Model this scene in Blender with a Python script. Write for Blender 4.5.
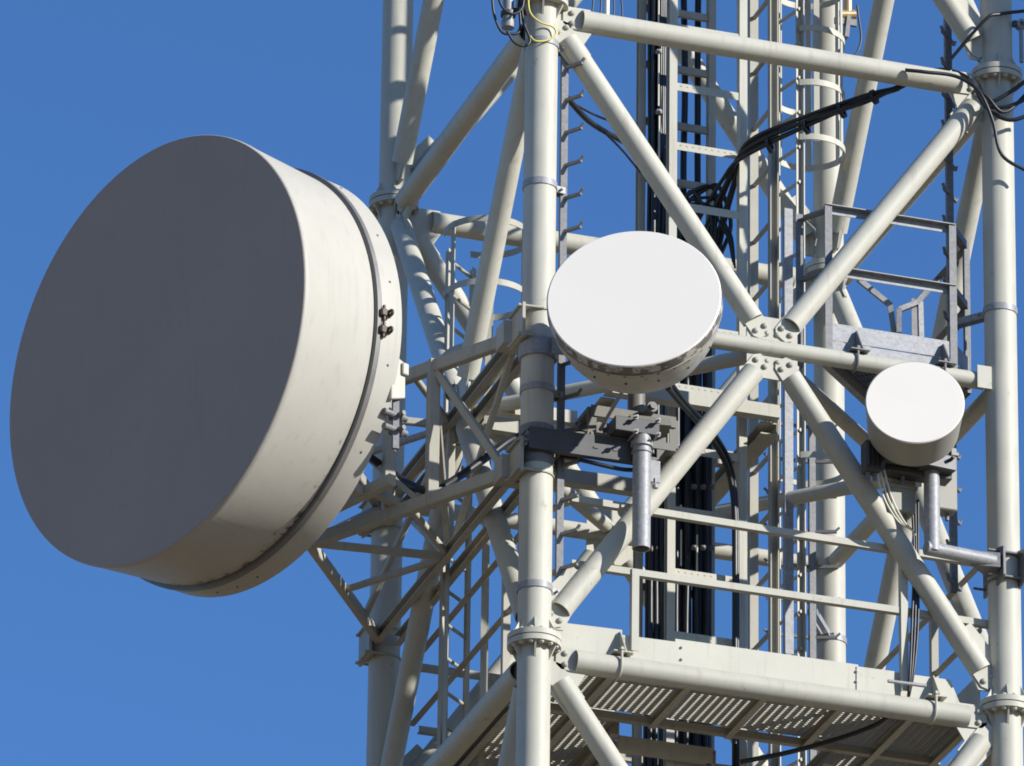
import bpy, bmesh, math, random
from mathutils import Vector, Matrix
R = math.radians
rnd = random.Random(7)
for o in list(bpy.data.objects): bpy.data.objects.remove(o)
scene = bpy.context.scene

# ------------------------------------------------------------------ camera, sky, sun, exposure
CAM = Vector((-14.62857, -44.19622, -19.62297))
CR = Vector((0.94852409, -0.31645064, 0.01269045))
CU = Vector((-0.14372054, -0.39438721, 0.90763602))
CF = Vector((0.28221705, 0.8627385, 0.41956622))
FPX = 8000.0
cd = bpy.data.cameras.new('camera'); cam = bpy.data.objects.new('camera', cd); scene.collection.objects.link(cam)
cd.sensor_width = 36.0; cd.lens = FPX/1024*36.0; cd.clip_start = 1.0; cd.clip_end = 30000
M = Matrix.Identity(4)
for i in range(3):
    M[i][0] = CR[i]; M[i][1] = CU[i]; M[i][2] = -CF[i]; M[i][3] = CAM[i]
cam.matrix_world = M
scene.camera = cam
SUN_EL, SUN_AZ = 24.5, 90+45.6
SUN = Vector((math.sin(R(SUN_AZ))*math.cos(R(SUN_EL)), math.cos(R(SUN_AZ))*math.cos(R(SUN_EL)), math.sin(R(SUN_EL))))
w = bpy.data.worlds.new('World'); scene.world = w; w.use_nodes = True
nt = w.node_tree; bg = nt.nodes['Background']
sky = nt.nodes.new('ShaderNodeTexSky'); sky.sky_type = 'NISHITA'; sky.sun_disc = False
sky.sun_elevation = R(SUN_EL); sky.sun_rotation = R(SUN_AZ); sky.altitude = 0; sky.air_density = 1.0; sky.dust_density = 0.0; sky.ozone_density = 10.0
nt.links.new(sky.outputs[0], bg.inputs[0]); bg.inputs[1].default_value = 0.122
sl = bpy.data.lights.new('sun', 'SUN'); sl.energy = 5.0; sl.angle = R(0.53); sl.color = (1.0, 0.965, 0.91)
so = bpy.data.objects.new('sun', sl); scene.collection.objects.link(so)
so.rotation_euler = SUN.to_track_quat('Z', 'Y').to_euler(); so.location = SUN*40
scene.view_settings.view_transform = 'Standard'; scene.view_settings.look = 'None'
scene.view_settings.gamma = 1.0; scene.view_settings.exposure = 0.42
scene.cycles.filter_width = 1.8
scene.render.resolution_x = 1024; scene.render.resolution_y = 766

# ------------------------------------------------------------------ measuring: where a sight line of the survey camera meets a real plane
def P(px, py, ax, val):
    d = CF + CR*((px-512)/FPX) + CU*((383-py)/FPX)
    i = 'XYZ'.index(ax)
    return CAM + d*((val-CAM[i])/d[i])

# ------------------------------------------------------------------ materials
def mat(name, col, rough=0.5, metal=0.0, var=0.06, scale=6.0, bump=0.0, stain=None, streak=0.0, bscale=60.0, spec=0.5):
    m = bpy.data.materials.new(name); m.use_nodes = True
    t = m.node_tree; b = t.nodes['Principled BSDF']; L = t.links.new
    b.inputs['Metallic'].default_value = metal
    b.inputs['Specular IOR Level'].default_value = spec
    tc = t.nodes.new('ShaderNodeTexCoord')
    n = t.nodes.new('ShaderNodeTexNoise'); n.inputs['Scale'].default_value = scale; n.inputs['Detail'].default_value = 6; n.inputs['Roughness'].default_value = 0.65
    L(tc.outputs['Object'], n.inputs['Vector'])
    cr = t.nodes.new('ShaderNodeValToRGB'); cr.color_ramp.elements[0].position = 0.3; cr.color_ramp.elements[1].position = 0.7
    cr.color_ramp.elements[0].color = tuple(c*(1-var) for c in col)+(1,); cr.color_ramp.elements[1].color = tuple(min(1, c*(1+var)) for c in col)+(1,)
    L(n.outputs['Fac'], cr.inputs[0]); out = cr.outputs[0]
    if streak:
        mp = t.nodes.new('ShaderNodeMapping'); mp.inputs['Scale'].default_value = (14, 14, 0.9); L(tc.outputs['Object'], mp.inputs['Vector'])
        n2 = t.nodes.new('ShaderNodeTexNoise'); n2.inputs['Scale'].default_value = 1.6; n2.inputs['Detail'].default_value = 5; L(mp.outputs[0], n2.inputs['Vector'])
        r2 = t.nodes.new('ShaderNodeValToRGB'); r2.color_ramp.elements[0].position = 0.56; r2.color_ramp.elements[0].color = (0, 0, 0, 1)
        r2.color_ramp.elements[1].position = 0.78; r2.color_ramp.elements[1].color = (streak,)*3+(1,)
        L(n2.outputs['Fac'], r2.inputs[0])
        mx = t.nodes.new('ShaderNodeMix'); mx.data_type = 'RGBA'; L(r2.outputs[0], mx.inputs[0]); L(out, mx.inputs[6]); mx.inputs[7].default_value = (0.19, 0.165, 0.13, 1); out = mx.outputs[2]
    if stain:
        amt, sc, th, scol = stain
        n3 = t.nodes.new('ShaderNodeTexNoise'); n3.inputs['Scale'].default_value = sc; n3.inputs['Detail'].default_value = 8; n3.inputs['Roughness'].default_value = 0.7
        L(tc.outputs['Object'], n3.inputs['Vector'])
        r3 = t.nodes.new('ShaderNodeValToRGB'); r3.color_ramp.elements[0].position = th; r3.color_ramp.elements[0].color = (0, 0, 0, 1)
        r3.color_ramp.elements[1].position = th+0.06; r3.color_ramp.elements[1].color = (amt,)*3+(1,)
        L(n3.outputs['Fac'], r3.inputs[0])
        mx = t.nodes.new('ShaderNodeMix'); mx.data_type = 'RGBA'; L(r3.outputs[0], mx.inputs[0]); L(out, mx.inputs[6]); mx.inputs[7].default_value = tuple(scol)+(1,); out = mx.outputs[2]
    L(out, b.inputs['Base Color'])
    rr = t.nodes.new('ShaderNodeMapRange'); rr.inputs[3].default_value = max(0, rough-0.08); rr.inputs[4].default_value = min(1, rough+0.1)
    L(n.outputs['Fac'], rr.inputs[0]); L(rr.outputs[0], b.inputs['Roughness'])
    if bump:
        n4 = t.nodes.new('ShaderNodeTexNoise'); n4.inputs['Scale'].default_value = bscale; n4.inputs['Detail'].default_value = 4; L(tc.outputs['Object'], n4.inputs['Vector'])
        bp = t.nodes.new('ShaderNodeBump'); bp.inputs['Strength'].default_value = bump; bp.inputs['Distance'].default_value = 0.004
        L(n4.outputs['Fac'], bp.inputs['Height']); L(bp.outputs[0], b.inputs['Normal'])
    return m

def galv(name, col):
    m = mat(name, col, 0.55, 0.15, 0.10, 18.0, 0.08)
    t = m.node_tree; b = t.nodes['Principled BSDF']; L = t.links.new
    tc = t.nodes['Texture Coordinate']
    v = t.nodes.new('ShaderNodeTexVoronoi'); v.inputs['Scale'].default_value = 55; L(tc.outputs['Object'], v.inputs['Vector'])
    hs = t.nodes.new('ShaderNodeSeparateColor'); L(v.outputs['Color'], hs.inputs[0])
    mr = t.nodes.new('ShaderNodeMapRange'); mr.inputs[3].default_value = 0.86; mr.inputs[4].default_value = 1.12; L(hs.outputs[0], mr.inputs[0])
    mul = t.nodes.new('ShaderNodeMix'); mul.data_type = 'RGBA'; mul.blend_type = 'MULTIPLY'; mul.inputs[0].default_value = 1
    src = b.inputs['Base Color'].links[0].from_socket
    cc = t.nodes.new('ShaderNodeCombineColor')
    for i in range(3): L(mr.outputs[0], cc.inputs[i])
    L(src, mul.inputs[6]); L(cc.outputs[0], mul.inputs[7]); L(mul.outputs[2], b.inputs['Base Color'])
    return m

def member_tone(m, lo, hi):
    t = m.node_tree; b = t.nodes['Principled BSDF']; Lk = t.links.new; src = b.inputs['Base Color'].links[0].from_socket
    oi = t.nodes.new('ShaderNodeObjectInfo'); mr = t.nodes.new('ShaderNodeMapRange'); mr.inputs[3].default_value = lo; mr.inputs[4].default_value = hi; Lk(oi.outputs['Random'], mr.inputs[0])
    cc = t.nodes.new('ShaderNodeCombineColor'); mx = t.nodes.new('ShaderNodeMix'); mx.data_type = 'RGBA'; mx.blend_type = 'MULTIPLY'; mx.inputs[0].default_value = 1
    for i in range(3): Lk(mr.outputs[0], cc.inputs[i])
    Lk(src, mx.inputs[6]); Lk(cc.outputs[0], mx.inputs[7]); Lk(mx.outputs[2], b.inputs['Base Color'])
    return m
CREAM = mat('cream_paint', (0.44, 0.425, 0.352), 0.55, 0, 0.07, 3.0, 0.08, (0.5, 11.0, 0.635, (0.20, 0.165, 0.115)), 0.3, 60.0, 0.35)
CREAM2 = mat('cream_frame_paint', (0.37, 0.355, 0.295), 0.6, 0, 0.08, 5, 0.08, (0.5, 12.0, 0.61, (0.19, 0.155, 0.11)), 0.4, 60.0, 0.35)
member_tone(CREAM, 0.94, 1.06); member_tone(CREAM2, 0.88, 1.10)
SHADEP = mat('shade_toned_frame_paint', (0.135, 0.128, 0.105), 0.55, 0, 0.08, 6, 0.06, (0.4, 12.0, 0.62, (0.30, 0.26, 0.2)), 0.3)  # dark tone stands in for shade on the bracket under the middle dish
GALV = galv('galvanised_steel', (0.27, 0.272, 0.275))
GALVD = galv('weathered_and_shaded_galvanised_steel', (0.16, 0.16, 0.162))
DARK = mat('dark_and_shade_toned_steel', (0.075, 0.075, 0.078), 0.5, 0.4, 0.12, 10)  # real dark fittings, and the shade on the middle dish's arm and head clamp
BLACK = mat('black_cable_jacket', (0.014, 0.014, 0.015), 0.42, 0, 0.15, 10)
RADOME = mat('shade_toned_radome_fabric', (0.41, 0.30, 0.225), 0.75, 0, 0.05, 0.9, 0.15, (0.22, 2.2, 0.60, (0.30, 0.245, 0.20)), 0.10, 260)  # white dish face; the colour is toned down and warmed for its shade
SHROUD = mat('off_white_shroud', (0.41, 0.39, 0.335), 0.55, 0, 0.05, 1.6, 0.05, (0.4, 7.0, 0.66, (0.25, 0.225, 0.185)), 0.22, 40, 0.35)
BAND = mat('dull_metal_band', (0.17, 0.163, 0.15), 0.5, 0.3, 0.12, 6, 0, (0.6, 5, 0.56, (0.12, 0.11, 0.1)))
WHITE = mat('white_radome', (0.80, 0.745, 0.65), 0.45, 0, 0.012, 2)
WSHELL = mat('white_dish_shell', (0.40, 0.38, 0.33), 0.5, 0, 0.06, 5, 0, (0.55, 8, 0.57, (0.22, 0.205, 0.175)), 0.3)
LIP = mat('flaking_white_lip', (0.43, 0.41, 0.36), 0.55, 0, 0.05, 6, 0.1, (0.95, 11, 0.445, (0.11, 0.10, 0.085)))
OLIVE = mat('grey_shell_paint', (0.28, 0.268, 0.222), 0.5, 0, 0.04, 4)
RUST = mat('brown_latch_metal', (0.075, 0.058, 0.04), 0.45, 0.4, 0.3, 40)
YEL = mat('yellow_wire_jacket', (0.62, 0.55, 0.12), 0.5, 0, 0.05, 8)
PALEW = mat('pale_wire_jacket', (0.60, 0.58, 0.47), 0.5, 0, 0.05, 8)
BRASS = mat('brass_fitting', (0.55, 0.40, 0.20), 0.35, 0.6, 0.1, 30)
GROUND = mat('dry_red_earth_and_grass', (0.175, 0.125, 0.07), 0.95, 0, 0.35, 0.35)

# ------------------------------------------------------------------ mesh helpers (all vertices given in world coordinates)
def frame(d, up=None):
    d = Vector(d).normalized()
    up = Vector(up) if up is not None else (Vector((0, 0, 1)) if abs(d.z) < 0.95 else Vector((0, 1, 0)))
    x = up.cross(d)
    if x.length < 1e-6: x = Vector((1, 0, 0)).cross(d)
    x.normalize(); y = d.cross(x)
    return x, y, d

def lathe(bm, prof, p0, axis, seg=32, up=None):
    p0 = Vector(p0); x, y, d = frame(axis, up)
    rings = []
    for t, r in prof:
        if r < 1e-6: rings.append([bm.verts.new(p0+d*t)])
        else: rings.append([bm.verts.new(p0+d*t+(x*math.cos(a)+y*math.sin(a))*r) for a in (2*math.pi*k/seg for k in range(seg))])
    for a, b in zip(rings, rings[1:]):
        for k in range(seg):
            k2 = (k+1) % seg
            if len(a) == 1 and len(b) == 1: continue
            if len(a) == 1: bm.faces.new((a[0], b[k2], b[k]))
            elif len(b) == 1: bm.faces.new((a[k], a[k2], b[0]))
            else: bm.faces.new((a[k], a[k2], b[k2], b[k]))

def rod(bm, a, b, r, seg=12, r2=None):
    a, b = Vector(a), Vector(b); Ln = (b-a).length
    lathe(bm, [(0, 0), (0, r), (Ln, r2 or r), (Ln, 0)], a, b-a, seg)

def pipe(bm, a, b, r, seg=32, wall=0.008, depth=0.25):
    a, b = Vector(a), Vector(b); Ln = (b-a).length; ri = r-wall; dp = min(depth, Ln*0.4)
    lathe(bm, [(dp, 0), (dp, ri), (0, ri), (0, r), (Ln, r), (Ln, ri), (Ln-dp, ri), (Ln-dp, 0)], a, b-a, seg)

def ring(bm, c, axis, r0, r1, h, seg=40):     # a flat band or washer, centre plane at c
    lathe(bm, [(-h/2, r0), (-h/2, r1), (h/2, r1), (h/2, r0), (-h/2, r0)], c, axis, seg)

def bar(bm, a, b, w, h, up=None, off=(0, 0)):          # box section, w sideways, h along up
    a, b = Vector(a), Vector(b); x, y, d = frame(b-a, up)
    o = x*off[0]+y*off[1]
    vs = [bm.verts.new(p+o+x*sx*w/2+y*sy*h/2) for p in (a, b) for sx, sy in ((-1, -1), (1, -1), (1, 1), (-1, 1))]
    for f in ((3, 2, 1, 0), (4, 5, 6, 7), (0, 1, 5, 4), (1, 2, 6, 5), (2, 3, 7, 6), (3, 0, 4, 7)): bm.faces.new([vs[i] for i in f])

def extr(bm, a, b, sec, up=None):             # any closed section (list of (side, up)) run from a to b
    a, b = Vector(a), Vector(b); x, y, d = frame(b-a, up)
    A = [bm.verts.new(a+x*u+y*v) for u, v in sec]; B = [bm.verts.new(b+x*u+y*v) for u, v in sec]
    n = len(sec)
    for i in range(n): bm.faces.new((A[i], A[(i+1) % n], B[(i+1) % n], B[i]))
    bm.faces.new(list(reversed(A))); bm.faces.new(B)

def angle_sec(s, t): return [(-s/2, -s/2), (s/2, -s/2), (s/2, -s/2+t), (-s/2+t, -s/2+t), (-s/2+t, s/2), (-s/2, s/2)]
def chan_sec(w, h, t): return [(-w/2, -h/2), (w/2, -h/2), (w/2, -h/2+t), (-w/2+t, -h/2+t), (-w/2+t, h/2-t), (w/2, h/2-t), (w/2, h/2), (-w/2, h/2)]

def plate(bm, pts, th, nrm):                  # polygon thickened along nrm
    n = Vector(nrm).normalized()*th/2
    A = [bm.verts.new(Vector(p)-n) for p in pts]; B = [bm.verts.new(Vector(p)+n) for p in pts]
    k = len(pts)
    for i in range(k): bm.faces.new((A[i], A[(i+1) % k], B[(i+1) % k], B[i]))
    bm.faces.new(list(reversed(A))); bm.faces.new(B)

def smooth_path(pts, n=8):
    pts = [Vector(p) for p in pts]; out = []
    q = [pts[0]*2-pts[1]]+pts+[pts[-1]*2-pts[-2]]
    for i in range(1, len(q)-2):
        for k in range(n):
            t = k/n; a, b, c, d = q[i-1], q[i], q[i+1], q[i+2]
            out.append(0.5*((2*b)+(c-a)*t+(2*a-5*b+4*c-d)*t*t+(3*b-a-3*c+d)*t**3))
    out.append(pts[-1]); return out

def sweep(bm, pts, r, seg=10, sm=8):
    path = smooth_path(pts, sm) if sm else [Vector(p) for p in pts]
    T = [(path[min(i+1, len(path)-1)]-path[max(i-1, 0)]).normalized() for i in range(len(path))]
    x, y, d = frame(T[0]); rings = []
    for p, t in zip(path, T):
        x = (x-t*x.dot(t)).normalized(); y = t.cross(x)
        rings.append([bm.verts.new(p+(x*math.cos(a)+y*math.sin(a))*r) for a in (2*math.pi*k/seg for k in range(seg))])
    for a, b in zip(rings, rings[1:]):
        for k in range(seg): bm.faces.new((a[k], a[(k+1) % seg], b[(k+1) % seg], b[k]))
    bm.faces.new(list(reversed(rings[0]))); bm.faces.new(rings[-1])

def strip(bm, pts, w, th, wdir):              # flat bar bent along a path, w along wdir
    pts = [Vector(p) for p in pts]; wd = Vector(wdir).normalized(); rings = []
    for i, p in enumerate(pts):
        t = (pts[min(i+1, len(pts)-1)]-pts[max(i-1, 0)]).normalized(); n = t.cross(wd).normalized()
        rings.append([bm.verts.new(p+wd*a*w/2+n*b*th/2) for a, b in ((-1, -1), (1, -1), (1, 1), (-1, 1))])
    for a, b in zip(rings, rings[1:]):
        for k in range(4): bm.faces.new((a[k], a[(k+1) % 4], b[(k+1) % 4], b[k]))
    bm.faces.new(list(reversed(rings[0]))); bm.faces.new(rings[-1])

def hexbolt(bm, p, n, r=0.018, h=0.016):
    lathe(bm, [(0, 0), (0, r*1.25), (0.003, r*1.25), (0.003, r), (h*0.75, r), (h, r*0.8), (h*1.25, r*0.45), (h*1.3, 0)], p, n, 8)

def root_of(o):
    v = Vector(o.location)
    while o.parent: o = o.parent; v += o.location
    return v

def obj(name, bm, m, parent=None, label=None, bev=0.0, sharp=35):
    bmesh.ops.recalc_face_normals(bm, faces=bm.faces)
    if bev:
        es = [e for e in bm.edges if len(e.link_faces) == 2 and e.calc_face_angle(0) > 1.0]
        bmesh.ops.bevel(bm, geom=es, offset=bev, segments=1, affect='EDGES', clamp_overlap=True)
    c = Vector((0, 0, 0)); 
    if parent is not None: base = root_of(parent)
    else:
        base = Vector((sum(v.co.x for v in bm.verts), sum(v.co.y for v in bm.verts), 0))/max(1, len(bm.verts)); base.z = min(v.co.z for v in bm.verts)
    if parent is not None and parent.type == 'MESH': pass
    bmesh.ops.translate(bm, verts=bm.verts, vec=-base)
    me = bpy.data.meshes.new(name); bm.to_mesh(me); bm.free()
    me.materials.append(m)
    me.polygons.foreach_set('use_smooth', [True]*len(me.polygons)); me.set_sharp_from_angle(angle=R(sharp))
    o = bpy.data.objects.new(name, me); scene.collection.objects.link(o)
    if parent is not None: o.parent = parent
    else: o.location = base
    if label: o['label'] = label
    return o

def thing(name, label, cat, loc, group=None):
    o = bpy.data.objects.new(name, None); scene.collection.objects.link(o); o.location = loc; o.empty_display_size = 0.1
    o['label'] = label; o['category'] = cat
    if group: o['group'] = group
    return o
def tag(o, label, cat, group=None):
    o['label'] = label; o['category'] = cat
    if group: o['group'] = group
    return o
B = bmesh.new
Zv = Vector((0, 0, 1))

bolt_me = {}
def add_bolt(parent, p, n, sc=1.0, m=None, name='bolt'):
    m = m or CREAM2
    if (sc, m.name) not in bolt_me:
        b2 = B(); hexbolt(b2, (0, 0, 0), (0, 0, 1), 0.018*sc, 0.016*sc); bmesh.ops.recalc_face_normals(b2, faces=b2.faces)
        me = bpy.data.meshes.new('bolt'); b2.to_mesh(me); b2.free(); me.materials.append(m); bolt_me[(sc, m.name)] = me
    o = bpy.data.objects.new(name, bolt_me[(sc, m.name)]); scene.collection.objects.link(o); o.parent = parent
    o.location = Vector(p)-root_of(parent); o.rotation_euler = Vector(n).to_track_quat('Z', 'Y').to_euler()


# ------------------------------------------------------------------ ground
GZ = -21.4
bm = B()
N = 24; S = 12000
bmesh.ops.create_grid(bm, x_segments=N, y_segments=N, size=S)
bmesh.ops.translate(bm, verts=bm.verts, vec=(0, 0, GZ))
g = obj('ground', bm, GROUND); g['kind'] = 'structure'

# ------------------------------------------------------------------ the lattice tower
L, H = 3.2, 4.554
tower = thing('lattice_tower', 'cream painted square steel lattice tower of bolted tubes filling the right half', 'tower', (L/2, L/2, GZ))
LEG = {'A': Vector((0, 0, 0)), 'B': Vector((L, 0, 0)), 'C': Vector((0, L, 0)), 'D': Vector((L, L, 0))}
FZ = 0.09                                    # leg joint above each bay's horizontal
for k, p in LEG.items():
    bm = B(); lathe(bm, [(GZ, 0), (GZ, 0.107), (2*H+1, 0.107), (2*H+1, 0)], p, Zv, 48)
    for z in ((GZ+0.02),): ring(bm, p+Zv*z, Zv, 0.1, 0.3, 0.04)
    leg = obj('leg', bm, CREAM, tower)
    for lev in (-1, 0, 1, 2):
        z = lev*H+FZ
        bm = B(); ring(bm, p+Zv*(z+0.022), Zv, 0.105, 0.172, 0.036, 48); ring(bm, p+Zv*(z-0.022), Zv, 0.105, 0.172, 0.036, 48)
        for q in range(6):
            a = 2*math.pi*(q+0.25)/6; u = Vector((math.cos(a), math.sin(a), 0)); n = u.cross(Zv)
            for s in (1, -1):
                plate(bm, [p+u*0.104+Zv*(z+s*0.04), p+u*0.158+Zv*(z+s*0.04), p+u*0.104+Zv*(z+s*0.145)], 0.012, n)
        fl = obj('flange', bm, CREAM, leg)
        if (k, lev) in (('A', 0), ('B', 0), ('B', 1), ('C', 1)):
            for q in range(14):
                a = 2*math.pi*(q+0.5)/14; u = Vector((math.cos(a), math.sin(a), 0))*0.147
                add_bolt(leg, p+u+Zv*(z-0.04), -Zv, 1.0, CREAM, 'flange_bolt')
                if lev == 0: add_bolt(leg, p+u+Zv*(z+0.04), Zv, 0.9, CREAM, 'flange_bolt')
RD, RH, RM = 0.073, 0.075, 0.057
faces = [('A', 'B', Vector((0, -1, 0))), ('A', 'C', Vector((-1, 0, 0))), ('C', 'D', Vector((0, 1, 0))), ('B', 'D', Vector((1, 0, 0)))]
def cleat(bm, end, d, n, r, ln=0.13):         # flattened tongue at a tube's end, just outside the gusset
    d = d.normalized(); s = d.cross(n).normalized(); o = end+n*0.014
    pts = []
    for u, v in ((0.10, -r*0.95), (0.02, -r*1.0), (-ln+0.035, -r*0.95), (-ln, -r*0.55), (-ln, r*0.55), (-ln+0.035, r*0.95), (0.02, r*1.0), (0.10, r*0.95)): pts.append(o+d*u+s*v)
    plate(bm, pts, 0.012, n)
    return [o-d*(ln*0.55)+s*r*0.5+n*0.006, o-d*(ln*0.55)-s*r*0.5+n*0.006]
for fa, fb, n in faces:
    p, q = LEG[fa], LEG[fb]; u = (q-p).normalized(); front = fa+fb == 'AB' 
    seen = fa+fb in ('AB', 'CD')
    for lev in (-1, 0, 1):
        z0 = lev*H; zc = z0+H/2+0.118; mid = (p+q)/2
        # horizontals
        bm = B(); a = p+u*0.27+Zv*z0; b = q-u*0.27+Zv*z0; pipe(bm, a, b, RH)
        bolts = cleat(bm, a, u, n, RH)+cleat(bm, b, -u, n, RH)
        hb = obj('horizontal_tube', bm, CREAM, tower)
        if front and lev in (0, 1) or (seen and lev == 1):
            for bp in bolts: add_bolt(hb, bp, n)
        bm = B(); a = p+u*0.125+Zv*zc; b = q-u*0.125+Zv*zc; pipe(bm, a, b, RM)
        if front: 
            for e, s in ((a, 1), (b, -1)): plate(bm, [e+n*0.066+u*s*x+Zv*y for x, y in ((-0.03, -0.08), (0.07, -0.08), (0.07, 0.08), (-0.03, 0.08))], 0.012, n)
        obj('middle_tube', bm, CREAM, tower)
        # diagonals: four half-length tubes meeting at the centre plate
        C0 = mid+Zv*(zc)
        for e, zz in ((p, z0+FZ), (q, z0+FZ), (p, z0+H+FZ), (q, z0+H+FZ)):
            f = e+Zv*zz; d = (C0-f).normalized()
            a = f+d*0.30; b = C0-d*0.225
            bm = B(); pipe(bm, a, b, RD)
            bolts = cleat(bm, a, d, n, RD)+cleat(bm, b, -d, n, RD)
            db = obj('diagonal_tube', bm, CREAM, tower)
            if front and lev == 0:
                for bp in bolts: add_bolt(db, bp, n)
        # centre plate
        bm = B(); plate(bm, [C0+u*x+Zv*y for x, y in ((-0.14, -0.22), (0.14, -0.22), (0.175, -0.18), (0.175, 0.18), (0.14, 0.22), (-0.14, 0.22), (-0.175, 0.18), (-0.175, -0.18))], 0.016, n)
        gp = obj('gusset_plate', bm, CREAM, tower)
        if front and lev == 0:
            for x, y in ((-0.04, 0.10), (0.035, 0.10), (-0.04, -0.10), (0.035, -0.10)):
                add_bolt(gp, C0+u*x+Zv*y+n*0.008, n)
    # node plates on both legs, above and below every leg joint
    for e, s in ((p, 1), (q, -1)):
        for lev in (0, 1, 2) if seen else (0, 1):
            z = lev*H
            bm = B()
            plate(bm, [e+u*s*x+Zv*(z+y) for x, y in ((0.1, 0.20), (0.19, 0.20), (0.36, 0.56), (0.24, 0.66), (0.1, 0.5))], 0.016, n)
            plate(bm, [e+u*s*x+Zv*(z+y) for x, y in ((0.1, 0.09), (0.33, 0.09), (0.35, 0.07), (0.35, -0.07), (0.29, -0.17), (0.34, -0.24), (0.22, -0.36), (0.1, -0.22))], 0.016, n)
            obj('gusset_plate', bm, CREAM, tower)
# flat diamond bracing joining the middles of the four faces
for lev in (-1, 0, 1):
    zc = lev*H+H/2+0.118
    m_ = [Vector((L/2, 0.06, zc)), Vector((L-0.06, L/2, zc)), Vector((L/2, L-0.06, zc)), Vector((0.06, L/2, zc))]
    for i in range(4):
        a, b = m_[i], m_[(i+1) % 4]; d = (b-a).normalized()
        bm = B(); pipe(bm, a+d*0.12, b-d*0.12, 0.05)
        for e, s in ((a, 1), (b, -1)): plate(bm, [e+d*s*x+Zv.cross(d)*y for x, y in ((-0.06, -0.06), (0.2, -0.05), (0.2, 0.05), (-0.06, 0.06))], 0.014, Zv)
        obj('diamond_brace', bm, CREAM, tower)

# ------------------------------------------------------------------ the big drum dish and its frame
def seam_grime(m, axis, t0):
    t = m.node_tree; b = t.nodes['Principled BSDF']; Lk = t.links.new; src = b.inputs['Base Color'].links[0].from_socket
    tc = t.nodes['Texture Coordinate']; sep = t.nodes.new('ShaderNodeSeparateXYZ'); Lk(tc.outputs['Object'], sep.inputs[0])
    low = t.nodes.new('ShaderNodeMapRange'); low.inputs[1].default_value = -0.35; low.inputs[2].default_value = -1.2; Lk(sep.outputs[2], low.inputs[0])
    dp = t.nodes.new('ShaderNodeVectorMath'); dp.operation = 'DOT_PRODUCT'; dp.inputs[1].default_value = axis; Lk(tc.outputs['Object'], dp.inputs[0])
    near = t.nodes.new('ShaderNodeMapRange'); near.inputs[1].default_value = t0-0.16; near.inputs[2].default_value = t0; Lk(dp.outputs['Value'], near.inputs[0])
    n = t.nodes.new('ShaderNodeTexNoise'); n.inputs['Scale'].default_value = 13; n.inputs['Detail'].default_value = 9; n.inputs['Roughness'].default_value = 0.75; Lk(tc.outputs['Object'], n.inputs['Vector'])
    mu = t.nodes.new('ShaderNodeMath'); mu.operation = 'MULTIPLY'; Lk(low.outputs[0], mu.inputs[0]); Lk(near.outputs[0], mu.inputs[1])
    ad = t.nodes.new('ShaderNodeMath'); ad.operation = 'MULTIPLY_ADD'; ad.inputs[1].default_value = 0.245; Lk(mu.outputs[0], ad.inputs[0]); Lk(n.outputs['Fac'], ad.inputs[2])
    rp = t.nodes.new('ShaderNodeValToRGB'); rp.color_ramp.elements[0].position = 0.70; rp.color_ramp.elements[0].color = (0, 0, 0, 1); rp.color_ramp.elements[1].position = 0.80; rp.color_ramp.elements[1].color = (0.9, 0.9, 0.9, 1); Lk(ad.outputs[0], rp.inputs[0])
    mx = t.nodes.new('ShaderNodeMix'); mx.data_type = 'RGBA'; Lk(rp.outputs[0], mx.inputs[0]); Lk(src, mx.inputs[6]); mx.inputs[7].default_value = (0.055, 0.048, 0.04, 1); Lk(mx.outputs[2], b.inputs['Base Color'])
RIMP = SHROUD.copy(); RIMP.name = 'off_white_rim'
nb = Vector((-math.cos(R(21.3)), -math.sin(R(21.3)), 0.0))
nb = Matrix.Rotation(R(3.6), 3, 'Z') @ nb; nb = (nb-Zv*0.02).normalized()
F0 = P(154.3, 349.5, 'Y', 0.186); RB = 1.425; RC = RB-0.040
t_ = -nb
seam_grime(SHROUD, t_, 0.62)
big = thing('drum_antenna', 'largest dish antenna, deep drum with dark grey shaded face hung out on the left', 'dish antenna', F0)
hx = nb.cross(Zv).normalized()                # points to the viewer's right along the rim
if hx.dot(CR) < 0: hx = -hx
vx = hx.cross(nb); vx = vx if vx.z > 0 else -vx
bm = B(); lathe(bm, [(0, 0), (0.0, RB-0.03), (0.0, RB-0.004), (0.02, RB-0.004)], F0, t_, 128)
obj('radome', bm, RADOME, big)
bm = B(); lathe(bm, [(0.003, RB-0.0045), (0.0035, RB-0.001), (0.007, RB+0.002), (0.025, RB+0.004), (0.045, RB+0.003), (0.05, RB), (0.62, RB-0.042), (0.62, RB-0.1)], F0, t_, 128)
obj('shroud', bm, SHROUD, big)
bm = B(); lathe(bm, [(0.626, RC-0.03), (0.626, RC+0.012), (0.632, RC+0.024), (0.665, RC+0.024), (0.670, RC+0.006), (0.682, RC-0.02)], F0, t_, 128)
obj('clamp_band', bm, BAND, big)
bm = B(); lathe(bm, [(0.678, RC-0.03), (0.678, RC+0.012), (0.70, RC+0.016), (0.845, RC+0.014), (0.853, RC+0.006), (0.855, RC-0.02), (0.93, RC-0.16), (1.08, RC-0.55), (1.20, 0.45), (1.23, 0.0)], F0, t_, 128)
rim = obj('reflector', bm, RIMP, big)
def rimpt(t, th, r): return F0+t_*t+(hx*math.cos(th)+vx*math.sin(th))*r
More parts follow.
